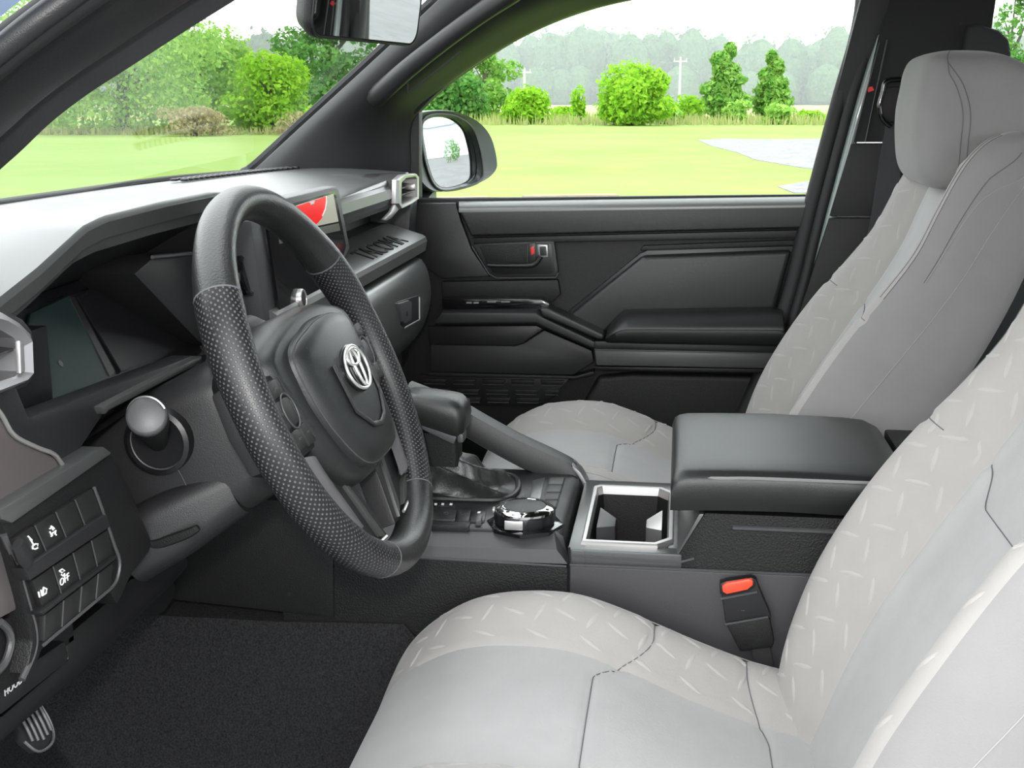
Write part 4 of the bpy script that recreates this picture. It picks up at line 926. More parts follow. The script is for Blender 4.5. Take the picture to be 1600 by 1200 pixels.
# selector dial
DC = at(820, 797, Z=0.985)
g = MB(); g.lathe(V(DC.x, DC.y, ZF - 0.002), (0, 0, 1), [(0.046, 0.0), (0.046, 0.004), (0.040, 0.006), (0.0, 0.006)], 8); dial = g.build('dial_base', PIANO, CON)
g = MB(); prof_ = [(0.036, 0.0), (0.0375, 0.004), (0.037, 0.012), (0.034, 0.015)]; seg = 72; rows = []
for r, h in prof_: rows.append([V(DC.x, DC.y, ZF + 0.004 + h) + V(math.cos(a), math.sin(a), 0) * (r - (0.0016 if (k // 3) % 3 == 0 and h < 0.014 else 0)) for k, a in enumerate([2 * math.pi * q / seg for q in range(seg)])])
g.loft(rows); g.build('dial_grip', BLACK, dial, sharp=30)
g = MB(); g.lathe(V(DC.x, DC.y, ZF + 0.018), (0, 0, 1), [(0.0355, -0.001), (0.0355, 0.002), (0.033, 0.004), (0.026, 0.0052), (0.025, 0.004)], 48, cap=False); dr = g.build('dial_ring', CHROME, dial)
g = MB(); g.lathe(V(DC.x, DC.y, ZF + 0.018), (0, 0, 1), [(0.0255, 0.002), (0.0255, 0.0046), (0.024, 0.0052), (0.0, 0.0052)], 40); df = g.build('dial_face', PLAST, dial)
g = MB(); g.box((DC.x, DC.y, ZF + 0.0233), (0.05, 0.0008, 0.0004)); g.build('face_split', BLACK, df)
for a, tx_ in ((200, 'H2'), (235, 'H4'), (270, 'L4'), (305, 'H4')):
    aa = math.radians(a); p = V(DC.x + 0.030 * math.sin(aa), DC.y + 0.030 * math.cos(aa), ZF + 0.0232)
    g = MB(); g.box(p, (0.003, 0.0045, 0.0004)); g.build('dial_mark', BLACK, dr)
p = at(806, 816, Z=ZF + 0.008); g = MB(); g.box(V(DC.x - 0.0375, p.y, ZF + 0.0105), (0.004, 0.022, 0.011)); g.build('dial_pointer', SATIN, dial, bevel=0.0015)
# blank switch column beside the dial
bcol = tplate('blank_column', [(857, 744), (884, 744), (870, 793), (846, 793)], ZF + 0.0015, 0.004, BLACK)
for k in range(4):
    a, b = k / 4.0 + 0.015, (k + 1) / 4.0 - 0.015
    def L(u, v): return (lerp(lerp(858, 883, u), lerp(847.5, 869, u), v), lerp(745, 792, v))
    tplate('blank_switch', [L(0.04, a), L(0.97, a), L(0.97, b), L(0.04, b)], ZF + 0.004, 0.004, PLAST, bcol)
tplate('deck_plate', [(832, 750), (852, 745), (842, 790), (826, 787)], ZF + 0.001, 0.003, PADM)
# passenger side grab rail rising to the dash
g = MB(); rows = []
gr = vs([tuple(at(px, py, X=0.125)) for px, py in [(640, 610), (715, 640), (760, 665), (810, 692), (860, 715), (893, 732), (906, 745), (915, 762)]], 36)
for i, p in enumerate(gr):
    k = 1.0 if i < 28 else 1 - 0.35 * (i - 28) / 8.0
    rows.append([p + V(dx, 0, dz * k) for dx, dz in [(-0.014, 0.008), (0.0, 0.011), (0.016, 0.010), (0.020, 0.0), (0.016, -0.030), (-0.010, -0.030), (-0.018, -0.026), (-0.019, -0.006)]])
g.loft(rows); g.build('grab_rail', PLAST, CON, bevel=0.0, sharp=30)
g = MB(); g.tube([p + V(-0.0185, 0, -0.0335) for p in gr], 0.0016, 6); 
g = MB(); gt = [at(893, 726, X=0.11), at(907, 738, X=0.11), at(918, 757, X=0.11), at(916, 768, X=0.11), at(906, 760, X=0.11), at(896, 738, X=0.11)]
g.prism(gt, (0.03, 0, 0)); g.build('rail_foot', SATIN2, CON, bevel=0.002)

# ================================================================ gear selector
GEAR = thing('gear_selector', 'black gear selector with squared knob and leather boot on the console', 'gear lever', (0.03, 0.26, ZF))
base = [(0.072, 0.204), (0.088, 0.225), (0.088, 0.300), (0.07, 0.325), (0.03, 0.332), (-0.010, 0.326), (-0.024, 0.305), (-0.024, 0.250), (-0.020, 0.215), (-0.004, 0.200), (0.03, 0.196)]
bs = spl(base, 60, True); neck = V(-0.004, 0.283, 1.023)
g = MB(); rows = []
NR = 22
for i in range(NR):
    t = i / (NR - 1.0); row = []
    sc = (1 - t) ** 0.95; z = lerp(ZF + 0.001, neck.z, t ** 0.95)
    c = lerp(V(0.032, 0.262, 0), V(neck.x, neck.y, 0), t ** 0.7)
    for k, (x, y) in enumerate(bs):
        a = 2 * math.pi * k / 60
        wr = (0.016 * (abs(math.sin(2.0 * a + 3.2 * t + 0.6)) - 0.6) + 0.011 * (abs(math.sin(3.5 * a - 5 * t)) - 0.6)) * math.sin(math.pi * min(1, t * 1.1 + 0.02))
        kx = lerp(0.024, 1.0, sc); d = V(x - 0.032, y - 0.262, 0)
        r = d * lerp(0.30, 1.0, sc) * (1 + wr * 10 * 0.9)
        row.append(V(c.x + r.x, c.y + r.y, z + 0.010 * math.sin(4 * a + 9 * t) * math.sin(math.pi * t) * 0.7))
    rows.append(row)
g.loft(rows, caps=False); boot = g.build('leather_boot', LEATHER, GEAR, sharp=70)
g = MB(); g.tube([V(x, y, ZF + 0.002) for x, y in bs], 0.004, 8, closed=True); g.build('boot_ring', PLAST, GEAR)
def krect(c, hx, hy, r, tilt=0.0, n=6):
    out = []
    for (sx, sy, a0) in ((1, 1, 0), (-1, 1, 90), (-1, -1, 180), (1, -1, 270)):
        for k in range(n):
            a = math.radians(a0 + 90.0 * k / (n - 1)); x = sx * (hx - r) + r * math.cos(a); y = sy * (hy - r) + r * math.sin(a)
            out.append(V(c[0] + x, c[1] + y, c[2] + tilt * y))
    return out
kx, ky = -0.010, 0.286
g = MB(); g.loft([krect((kx, ky - 0.002, 1.013), 0.017, 0.020, 0.008), krect((kx, ky, 1.033), 0.019, 0.022, 0.008), krect((kx, ky + 0.002, 1.057), 0.021, 0.022, 0.006)]); g.build('lever_neck', PLAST2, GEAR)
g = MB(); g.loft([krect((kx, ky + 0.004, 1.057), 0.023, 0.027, 0.008, 0.3), krect((kx, ky + 0.006, 1.071), 0.030, 0.036, 0.012, 0.3), krect((kx, ky + 0.008, 1.086), 0.033, 0.041, 0.014, 0.22), krect((kx, ky + 0.009, 1.097), 0.032, 0.040, 0.014, 0.15), krect((kx, ky + 0.009, 1.103), 0.026, 0.033, 0.014, 0.12), krect((kx, ky + 0.009, 1.105), 0.010, 0.014, 0.008, 0.1)]); kb = g.build('shift_knob', SOFT, GEAR, sharp=50)
g = MB(); g.prism([V(kx - 0.026, ky - 0.022, 1.055), V(kx - 0.026, ky + 0.025, 1.073), V(kx - 0.026, ky + 0.022, 1.063), V(kx - 0.026, ky - 0.018, 1.045)], (0.05, 0, 0)); g.build('knob_trim', GREYP, kb, bevel=0.002)
g = MB(); g.box((kx - 0.012, ky - 0.026, 1.053), (0.026, 0.008, 0.012)); g.build('release_button', GREYP, kb, bevel=0.003)
# ================================================================ front seats
SEATX = -0.395; SW = 0.86
def P3(pts): return pts
C_S = [(-0.27, 0.770, 0.9, 1.0), (-0.17, 0.782, 1.0, 1.0), (-0.10, 0.796, 1.0, 1.0), (-0.03, 0.820, 1.0, 1.0), (0.04, 0.850, 0.98, 1.0), (0.10, 0.869, 0.95, 1.0), (0.16, 0.873, 0.85, 0.995), (0.21, 0.868, 0.7, 0.985),
       (0.25, 0.853, 0.5, 0.965), (0.28, 0.832, 0.32, 0.94), (0.300, 0.803, 0.18, 0.915), (0.312, 0.765, 0.08, 0.90), (0.314, 0.72, 0.0, 0.89), (0.305, 0.68, 0.0, 0.88)]
C_A = [(0.0, 0.000), (0.05, 0.000), (0.10, 0.001), (0.135, 0.005), (0.155, 0.014), (0.178, 0.028), (0.200, 0.039), (0.220, 0.043), (0.238, 0.039), (0.252, 0.026), (0.262, 0.004), (0.268, -0.03), (0.268, -0.07), (0.262, -0.13)]
NSC, NAC = 150, 84
cs = spl(C_S, NSC); ca_half = spl(C_A, NAC // 2 + 1)
ca = [(-x, h) for x, h in ca_half[::-1]] + ca_half[1:]
def groove(d, w=0.004, depth=0.0035): return -depth * math.exp(-(d / w) ** 2)
def tab(T, q):
    q = max(0.0, min(len(T) - 1.0, q)); a = int(q); b = min(a + 1, len(T) - 1); f = q - a
    return tuple(lerp(T[a][m], T[b][m], f) for m in range(len(T[0])))
def cush(i, j):
    y, z, k, w = tab(cs, i); x, h = tab(ca, j); ax = abs(x)
    hh = h * (k if h > 0 else 1.0)
    g = 0.0
    seam_y = 0.072 - 0.06 * smooth((ax - 0.10) / 0.10)
    if ax < 0.245: g += groove(y - seam_y, 0.0045, 0.004)
    g += groove(ax - 0.142, 0.004, 0.003) * (1 if y < 0.26 else 0.3)
    if ax < 0.245: g += groove(y + 0.108 - 0.02 * smooth((ax - 0.1) / 0.1), 0.004, 0.003)
    crown = 0.006 * (1 - (ax / 0.14) ** 2) if ax < 0.14 else 0
    return V(SEATX + x * w * SW, y * 1.02, z + 0.014 + hh + g + crown * min(1, k))
def panel(name, fn, i0, i1, j0, j1, m, parent):
    g = MB(); g.grid([[fn(i, j) for j in range(j0, j1 + 1)] for i in range(i0, i1 + 1)])
    o = g.build(name, m, parent, recalc=False, sharp=70); return o
def jx(tab, xv): return min(range(len(tab)), key=lambda q: abs(tab[q][0] - xv))
def studs(name, fn, i0, i1, j0, j1, sgn, m, parent, pitch=0.0285):
    """raised pointed studs in a tread pattern, each one following the curve of the cloth"""
    g = MB(); jm = (j0 + j1) / 2.0
    acc = 0.0; rows_i = []
    i = i0 + 3.0
    while i < i1 - 2:
        acc += (fn(i + 0.25, jm) - fn(i, jm)).length
        if acc > pitch: rows_i.append(i); acc = 0.0
        i += 0.25
    L, Wd, H = 0.032, 0.0066, 0.0018
    prof = [(-0.5, 0.0, 0), (-0.3, -0.36, 0), (0.0, -0.5, 0), (0.3, -0.36, 0), (0.5, 0.0, 0), (0.3, 0.36, 0), (0.0, 0.5, 0), (-0.3, 0.36, 0), (-0.28, 0.0, 0.8), (0.0, 0.0, 1.0), (0.28, 0.0, 0.8)]
    for r, i in enumerate(rows_i):
        acc = pitch * 0.45; c = 0; j = float(j0)
        while j < j1:
            acc += (fn(i, j + 0.25) - fn(i, j)).length; j += 0.25
            if acc <= pitch: continue
            acc = 0.0; c += 1
            lu = (fn(i + .5, j) - fn(i - .5, j)).length; lv = (fn(i, j + .5) - fn(i, j - .5)).length
            a = 0.43 if (r + c) % 2 == 0 else 0.43 + math.pi / 2
            ca_, sa_ = math.cos(a), math.sin(a); ok = True; ps = []
            for (l, w, h) in prof:
                u = l * L * ca_ - w * Wd * sa_; v = l * L * sa_ + w * Wd * ca_
                fi, fj = i + u / max(lu, 1e-5), j + v / max(lv, 1e-5) * sgn
                if fj < j0 + .6 or fj > j1 - .6 or fi < i0 or fi > i1: ok = False; break
                p = fn(fi, fj); n = (fn(fi + .4, fj) - fn(fi - .4, fj)).cross(fn(fi, fj + .4) - fn(fi, fj - .4)).normalized()
                if n.dot(V(0, 0.45, 0.9)) < 0: n = -n
                ps.append(p + n * (H * h - (0.0004 if h == 0 else 0)))
            if not ok: continue
            b = g.add(ps)
            for f in ((0, 1, 8), (1, 2, 9, 8), (2, 3, 10, 9), (3, 4, 10), (4, 5, 10), (5, 6, 9, 10), (6, 7, 8, 9), (7, 0, 8)): g.f.append([b + q for q in f])
    o = g.build(name, m, parent, sharp=80); o['kind'] = 'stuff'; return o
def make_seat(name, label):
    S = thing(name, label, 'car seat', (SEATX, 0.0, 0.60))
    a1, a2 = jx(ca, -0.142), jx(ca, 0.142); b1, b2 = jx(ca, -0.240), jx(ca, 0.240)
    last = NSC - 1; J = len(ca) - 1
    isx = min(range(NSC), key=lambda q: abs(cs[q][0] - 0.072) + (0 if q < 110 else 9))
    ci = panel('cushion_insert', cush, 0, last, a1, a2, FAB, S)
    for (j0, j1, s) in ((b1, a1, -1), (a2, b2, 1)):
        cb = panel('cushion_bolster', cush, 0, last, j0, j1, FABT, S)
        studs('embossed_studs', cush, 0, int(NSC * 0.74), j0, j1, s, FABST, cb)
    for (j0, j1) in ((0, b1), (b2, J)): panel('cushion_side', cush, 0, last, j0, j1, FAB, S)
    # stitching
    def inv(T, q, val, lo, hi):
        for a in range(lo, hi):
            d0, d1 = T[a][q] - val, T[a + 1][q] - val
            if d0 <= 0 <= d1 or d1 <= 0 <= d0: return a + (d0 / (d0 - d1) if d0 != d1 else 0)
        return lo
    for base, bend in ((0.072, -0.06), (-0.108, 0.02)):
        pts = []
        for q in range(81):
            j = lerp(b1 + 1, b2 - 1, q / 80.0); ax = abs(tab(ca, j)[0])
            pts.append(cush(inv(cs, 0, base + bend * smooth((ax - 0.10) / 0.10), 0, 110), j) + V(0, 0, 0.0016))
        g = MB(); g.tube(pts, 0.0006, 5); g.build('seam', STITCH, S)
    for j in (b1, b2):
        g = MB(); g.tube([cush(i, j) + V(0, 0, 0.0004) for i in range(0, last - 18, 2)], 0.0005, 5); g.build('seam', GREYF, S)
    g = MB(); g.prism([V(SEATX - 0.20, -0.27, 0.79), V(SEATX + 0.20, -0.27, 0.79), V(SEATX + 0.18, 0.27, 0.76), V(SEATX - 0.18, 0.27, 0.76)], (0, 0, -0.10)); g.build('seat_base', RUBBER, S, bevel=0.01)
    for s in (-1, 1):
        g = MB(); g.box((SEATX + s * 0.16, -0.02, 0.6225), (0.05, 0.5, 0.115)); g.build('seat_rail', RUBBER, S, bevel=0.005)
    # ---- backrest
    B_S = [(-0.150, 0.775, 0.55, 0.94, 0.9), (-0.168, 0.815, 0.70, 0.96, 1), (-0.190, 0.870, 0.86, 1.0, 1), (-0.222, 0.940, 0.98, 1.02, 1), (-0.262, 1.010, 1.03, 1.02, 1), (-0.302, 1.080, 0.97, 0.99, 1), (-0.338, 1.145, 0.80, 0.95, 1), (-0.366, 1.205, 0.64, 0.915, 1),
           (-0.386, 1.262, 0.56, 0.89, 1), (-0.402, 1.305, 0.50, 0.865, 1.0), (-0.413, 1.330, 0.44, 0.845, 0.95), (-0.426, 1.350, 0.36, 0.82, 0.85), (-0.440, 1.364, 0.24, 0.79, 0.65), (-0.456, 1.373, 0.12, 0.74, 0.40)]
    B_A = [(0.0, 0.0), (0.06, 0.001), (0.105, 0.003), (0.132, 0.010), (0.152, 0.026), (0.172, 0.046), (0.192, 0.062), (0.212, 0.070), (0.232, 0.066), (0.246, 0.052), (0.256, 0.030), (0.264, 0.0), (0.266, -0.035), (0.262, -0.07), (0.24, -0.095), (0.14, -0.108), (0.0, -0.11)]
    NB = 140; bsn = spl(B_S, NB); half = spl(B_A, 60)
    ba = [(-x, h) for x, h in half[::-1]] + half[1:]
    zs = [p[1] for p in bsn]
    def back(i, j):
        y, z, k, w, th = tab(bsn, i); x, h = tab(ba, j); axx = abs(x)
        A_, B_ = tab(bsn, i + 1), tab(bsn, i - 1)
        t = V(0, A_[0] - B_[0], A_[1] - B_[1]).normalized(); n = V(0, t.z, -t.y)
        hh = h * k if h > 0 else h * th
        front = h > -0.03
        g = 0.0
        if front:
            g += groove(axx - 0.138, 0.004, 0.003)
            zseam = 1.105 - 0.03 * smooth((0.14 - axx) / 0.06)
            g += groove(z - zseam, 0.0045, 0.004) if axx < 0.245 else 0
            if z > 1.105: g += groove(axx - 0.205, 0.003, 0.002)
            if axx < 0.138: g += 0.006 * (1 - (axx / 0.138) ** 2)
        return V(SEATX + x * w * SW, y, z + 0.008) + n * (hh + g)
    m0 = len(half) - 1
    def bj(xv, front=True):
        best = None
        for q in range(len(ba)):
            if ba[q][1] < -0.034: continue
            d = abs(ba[q][0] - xv)
            if best is None or d < best[0]: best = (d, q)
        return best[1]
    # table runs from back centre (-0) outwards on the left, over the front, to the back on the right
    jl_i, jr_i = bj(-0.138), bj(0.138); jl_b, jr_b = bj(-0.236), bj(0.236)
    J2 = len(ba) - 1
    panel('backrest_insert', back, 0, NB - 1, jl_i, jr_i, FAB, S)
    for (j0, j1, s) in ((jl_b, jl_i, -1), (jr_i, jr_b, 1)):
        pb = panel('backrest_bolster', back, 0, NB - 1, j0, j1, FABT, S)
        studs('embossed_studs', back, 4, int(NB * 0.86), j0, j1, s, FABST, pb)
    for (j0, j1) in ((0, jl_b), (jr_b, J2)): panel('backrest_side', back, 0, NB - 1, j0, j1, FABS, S)
    g = MB(); g.poly([back(NB - 1, j) for j in range(J2)]); g.build('backrest_cap', FABS, S, recalc=False)
    def off(i, j, d):
        a = back(min(i + 1, NB - 1), j) - back(max(i - 1, 0), j); b = back(i, min(j + 1, J2)) - back(i, max(j - 1, 0)); n = a.cross(b).normalized()
        bb_ = tab(bsn, i)
        if n.dot(back(i, j) - V(SEATX, bb_[0] - 0.06, bb_[1] - 0.03)) < 0: n = -n
        return back(i, j) + n * d
    pts = []
    for q in range(101):
        j = lerp(jl_b + 1, jr_b - 1, q / 100.0); ax = abs(tab(ba, j)[0])
        pts.append(off(inv(bsn, 1, 1.105 - 0.03 * smooth((0.14 - ax) / 0.06), 0, NB - 1), j, 0.0016))
    g = MB(); g.tube(pts, 0.0006, 5); g.build('seam', STITCH, S)
    for j in (jl_b, jr_b):
        for dj in (0, 2):
            jj = j + (dj if j < m0 else -dj)
            g = MB(); g.tube([off(i, jj, 0.0002) for i in range(int(NB * 0.45), NB - 12, 2)], 0.0005, 5); g.build('seam', STITCH, S)
    # seams on the outer side
    def bside(s, hv):
        # float index on the outer wall (depth hv) of side s
        rng = range(m0, J2) if s > 0 else range(m0 - 1, -1, -1)
        for a in rng:
            b = a + 1 if s > 0 else a
            a2 = a if s > 0 else a + 1
            h0, h1 = ba[a2][1], ba[b if s > 0 else a][1]
            if abs(ba[a2][0]) > 0.22 and h0 >= hv >= h1:
                f = (h0 - hv) / (h0 - h1) if h0 != h1 else 0
                return a2 + f if s > 0 else a2 - f
        return J2 * 0.8 if s > 0 else J2 * 0.2
    for s in (-1, 1):
        for (i0_, i1_, h0, h1, mm) in ((0.50, 0.92, 0.030, -0.020, STITCH), (0.10, 0.90, 0.020, -0.05, GREYF), (0.50, 0.88, 0.028, -0.046, GREYF)):
            pts = [off(lerp(NB * i0_, NB * i1_, q / 39.0), bside(s, lerp(h0, h1, smooth(q / 39.0))), 0.0004) for q in range(40)]
            g = MB(); g.tube(pts, 0.0005, 5); g.build('seam', mm, S)
    # ---- headrest
    H = [(1.306, -0.430, 0.050, 0.030), (1.308, -0.428, 0.080, 0.058), (1.315, -0.425, 0.098, 0.074), (1.335, -0.422, 0.109, 0.085), (1.37, -0.424, 0.115, 0.093), (1.41, -0.428, 0.116, 0.099), (1.445, -0.421, 0.113, 0.088), (1.468, -0.409, 0.106, 0.073), (1.484, -0.399, 0.092, 0.056), (1.492, -0.394, 0.066, 0.036), (1.495, -0.392, 0.030, 0.016)]
    hs = spl(H, 44); g = MB(); rings = []
    NH = 64
    def hp_(i, a, d=0.0):
        z, yc, wx, wy = hs[i]
        c, s_ = math.cos(a), math.sin(a); e = 0.34
        x = wx * math.copysign(abs(c) ** e, c); y = wy * math.copysign(abs(s_) ** e, s_)
        dn = V(c, s_, 0).normalized() * d
        return V(SEATX + x, yc + y - 0.0, z) + dn
    for i in range(44): rings.append([hp_(i, 2 * math.pi * k / NH) for k in range(NH)])
    g.loft(rings); hr = g.build('headrest', FABS, S, sharp=60)
    for s in (-1, 1):
        for off_ in (-0.006, 0.006):
            pts = []
            for i in range(4, 42):
                z, yc, wx, wy = hs[i]
                # side face, a line near the middle of the depth
                yy = min(wy * 0.6, 0.046 + off_ * 0.8 - 0.02 * (1 - (z - 1.30) / 0.2))
                sgn = max(-0.98, min(0.98, yy / wy)); s_ = math.copysign(abs(sgn) ** (1 / 0.34), sgn); c = math.sqrt(max(0, 1 - s_ * s_))
                pts.append(V(SEATX + s * (wx * c ** 0.34 + 0.0004), yc + yy, z))
            g = MB(); g.tube(pts, 0.0006, 5); g.build('seam', STITCH, hr)
    for s in (-1, 1):
        g = MB(); g.cyl(V(SEATX + s * 0.055, -0.44, 1.26), V(SEATX + s * 0.055, -0.43, 1.33), 0.006, seg=12); g.build('headrest_post', CHROME, S)
    return S
GREYF = mat('pale_thread', (0.30, 0.295, 0.29), 0.8)
DRV = make_seat('front_seat', 'pale grey cloth driver seat behind the steering wheel')
PAS = copy_tree(DRV)
PAS['label'] = 'grey cloth passenger seat with headrest between console and far door'
PAS.location = DRV.location + V(0.762, 0.015, 0.035)
DRV['group'] = PAS['group'] = 'front seats'

# rear bench with dark headrest behind
REAR = thing('rear_seat', 'dark rear bench seat with headrest behind the passenger seat', 'car seat', (0.0, -1.15, 0.62))
g = MB(); g.prism([V(-0.66, -1.02, 0.86), V(-0.66, -1.38, 0.86), V(-0.66, -1.40, 1.36), V(-0.66, -1.28, 1.36), V(-0.66, -1.18, 0.98), V(-0.66, -1.02, 0.98)], (1.32, 0, 0)); g.build('bench_back', FABS, REAR, bevel=0.03, seg=3)
g = MB(); g.box((0, -1.05, 0.80), (1.32, 0.56, 0.20)); g.build('bench_cushion', FABS, REAR, bevel=0.03, seg=3)
g = MB(); hc = at(1548, 82, Y=-0.80)
DKH = mat('dark_headrest_cloth', (0.02, 0.02, 0.022), 0.8)
for s in (-0.37, 0.37):
    g = MB(); g.loft([[V(s + sx * 0.13 * k, yy - 0.02 * (1 - k), zz) for sx, yy in ((-1, -1.28), (-.8, -1.25), (.8, -1.25), (1, -1.28), (1, -1.36), (.8, -1.39), (-.8, -1.39), (-1, -1.36))] for k, zz in ((0.8, 1.36), (1, 1.39), (1, 1.47), (0.85, 1.50))]); g.build('headrest', DKH, REAR, bevel=0.008, seg=2)
g = MB(); g.prism([at(px, py, X=0.70) for px, py in [(1490, 170), (1512, 40), (1530, 37), (1562, 47), (1578, 62), (1581, 85), (1576, 112), (1555, 170)]], (0.05, 0, 0)); struct(g.build('trim_12', DKH, bevel=0.012, seg=3), 'dark rounded panel at the front corner of the rear side window')
# ================================================================ small cab objects
# driver buckle
BK = thing('belt_buckle', 'black seat belt buckle with red release button beside the console', 'seat belt buckle', at(1185, 1040, X=-0.165))
bx = -0.168
def bq(pts, x, th, m, name, parent, bevel=0.002):
    g = MB(); g.prism([at(px, py, X=x) for px, py in pts], (th, 0, 0)); return g.build(name, m, parent, bevel=bevel)
b_ = bq([(1124, 912), (1182, 905), (1186, 918), (1206, 965), (1200, 978), (1134, 976), (1128, 930)], bx, 0.015, RUBBER, 'buckle_body', BK, 0.003)
bq([(1134, 974), (1202, 963), (1210, 1000), (1208, 1012), (1156, 1018)], bx - 0.003, 0.020, PLAST2, 'buckle_sleeve', BK, 0.003)
g = MB(); g.tube([at(1133, 976, X=bx - 0.004), at(1200, 964, X=bx - 0.004)], 0.0012, 6); g.tube([at(1126, 936, X=bx - .001), at(1183, 925, X=bx - .001)], 0.0014, 6); g.build('buckle_edge', GREYP, b_)
REDB = mat('bright_red_button', (0.85, 0.07, 0.03), 0.35)
bq([(1128, 916), (1136, 911), (1170, 905), (1177, 907), (1177, 915), (1168, 922), (1136, 929), (1129, 926)], bx - 0.004, 0.012, REDB, 'release_button', BK, 0.0025)
bq([(1125, 912), (1135, 908), (1174, 902.5), (1181, 905), (1181, 917), (1170, 925), (1134, 932), (1125, 928)], bx - 0.001, 0.012, BLACK, 'button_surround', BK, 0.002)
g = MB(); g.box(at(1161, 954, X=bx - 0.0005), (0.001, 0.004, 0.0008)); g.build('printed_symbol', GREYP, b_)
g = MB(); g.prism([at(px, py, X=-0.1600) for px, py in [(1172, 1004), (1202, 1004), (1224, 1120), (1232, 1200), (1204, 1200), (1196, 1124)]], (0.007, 0, 0)); g.build('buckle_strap', RUBBER, BK, bevel=0.001)
# passenger belt
BT = thing('seat_belt', 'dark grey seat belt hanging down the passenger centre pillar', 'seat belt', at(1352, 480, X=0.69))
g = MB(); L_ = [at(1384, 195, X=0.690), at(1374, 250, X=0.690), at(1362, 330, X=0.690), at(1350, 400, X=0.690), at(1340, 470, X=0.690), at(1325, 560, X=0.692)]
R_ = [at(1414, 195, X=0.684), at(1410, 250, X=0.684), at(1398, 330, X=0.684), at(1388, 400, X=0.684), at(1376, 470, X=0.684), at(1362, 560, X=0.686)]
g.grid([[a, b, b + V(0.002, 0, 0), a + V(0.002, 0, 0)] for a, b in zip(L_, R_)], cv=True); g.build('webbing', WEB, BT)
g = MB(); g.tube(vs([tuple(at(px, py, X=0.682)) for px, py in [(1376, 178), (1374, 165), (1380, 142), (1384, 128), (1400, 124), (1420, 126)]], 18), 0.0045, 10); gd = g.build('belt_guide', PIANO, BT)
g = MB(); g.prism([at(px, py, X=0.690) for px, py in [(1384, 136), (1420, 134), (1420, 190), (1388, 192), (1376, 178), (1377, 160)]], (0.014, 0, 0)); g.build('guide_cover', PLAST2, BT, bevel=0.004)
g = MB(); g.tube(vs([tuple(at(px, py, X=0.680)) for px, py in [(1374, 168), (1376, 180), (1382, 190), (1392, 198)]], 12), 0.004, 10); g.build('guide_loop', PIANO, BT)
g = MB(); g.box(at(1332, 403, X=0.70), (0.006, 0.004, 0.014)); g.build('belt_stop', RUBBER, BT, bevel=0.001)
# interior mirror
mc = V(0.045, 0.383, 1.570); mn = V(-0.235, -0.955, -0.16).normalized(); mt = V(0, 0, 1).cross(mn).normalized() * 1.0; mu = mn.cross(mt).normalized()
if mt.x < 0: mt = -mt
if mu.z < 0: mu = -mu
IM = thing('interior_mirror', 'black framed rear view mirror hanging from the windscreen', 'mirror', mc)
def mrr(hw, hh, r, off, n=9, cut=0.0):
    out = []
    for (sx, sy, a0) in ((1, 1, 0), (-1, 1, 90), (-1, -1, 180), (1, -1, 270)):
        for k in range(n):
            a = math.radians(a0 + 90.0 * k / (n - 1)); u = sx * (hw - r) + r * math.cos(a); v = sy * (hh - r) + r * math.sin(a)
            out.append(mc + mt * u + mu * v + mn * off)
    return out
g = MB(); g.loft([mrr(0.100, 0.018, 0.014, -0.038), mrr(0.125, 0.030, 0.02, -0.025), mrr(0.136, 0.038, 0.022, -0.008), mrr(0.137, 0.0385, 0.022, 0.0), mrr(0.1345, 0.036, 0.020, 0.003)]); ih = g.build('mirror_case', PLAST2, IM, sharp=50)
g = MB(); g.poly(mrr(0.1325, 0.034, 0.019, 0.0036)); g.build('mirror_glass', MIRROR, IM, smoothit=False, recalc=False)
g = MB(); g.tube(mrr(0.135, 0.0365, 0.0205, 0.003), 0.0014, 6, closed=True); g.build('mirror_rim', PLAST, ih)
g = MB(); g.tube([mc + mn * -0.03, mc + V(-0.01, 0.035, 0.04), V(-0.0, 0.40, 1.66)], [0.011, 0.012, 0.018], 12); g.build('mirror_stem', PLAST2, IM)
g = MB(); g.prism([V(-0.06, 0.342, 1.635), V(0.05, 0.342, 1.635), V(0.05, 0.282, 1.70), V(-0.06, 0.282, 1.70)], (0, 0.05, 0.02)); g.build('sensor_cover', PLAST2, IM, bevel=0.008)
# pedals
PD = thing('parking_brake_pedal', 'ribbed metal edged foot pedal low in the driver footwell', 'pedal', at(55, 1160, Y=0.55))
pc = at(54, 1137, Y=0.55)
pu = (at(70, 1128, Y=0.55) - at(38, 1146, Y=0.55)).normalized(); pn = V(-0.2, -0.85, 0.5).normalized(); pv_ = pn.cross(pu).normalized()
if pv_.z < 0: pv_ = -pv_
def pp(u, v, n=0): return pc + pu * u + pv_ * v + pn * n
pol = [(-0.022, 0.016), (0.020, 0.020), (0.024, 0.0), (0.020, -0.015), (0.006, -0.021), (-0.012, -0.019), (-0.023, -0.006)]
g = MB(); g.prism([pp(u, v, 0) for u, v in pol], pn * -0.010); pad_ = g.build('pedal_pad', RUBBER, PD, bevel=0.003)
for k in range(5):
    u = -0.014 + 0.008 * k
    g = MB(); g.tube([pp(u, 0.014, 0.002), pp(u, 0.0, 0.003), pp(u + 0.001, -0.013 + 0.002 * abs(k - 2), 0.002)], 0.0018, 6); g.build('pad_rib', GREYP, PD)
g = MB(); g.tube(vs([tuple(pp(u, v, 0.001)) for u, v in pol[1:]], 20), 0.0013, 6); g.build('pad_edge', SATIN2, PD)
g = MB(); g.tube([pp(0, 0, -0.008), pp(-0.01, 0.05, -0.05), pp(0, 0.13, -0.06)], 0.008, 8); g.build('pedal_arm', RUBBER, PD)
AC = thing('accelerator_pedal', 'black accelerator pedal hanging under the dashboard', 'pedal', at(250, 965, Y=0.585))
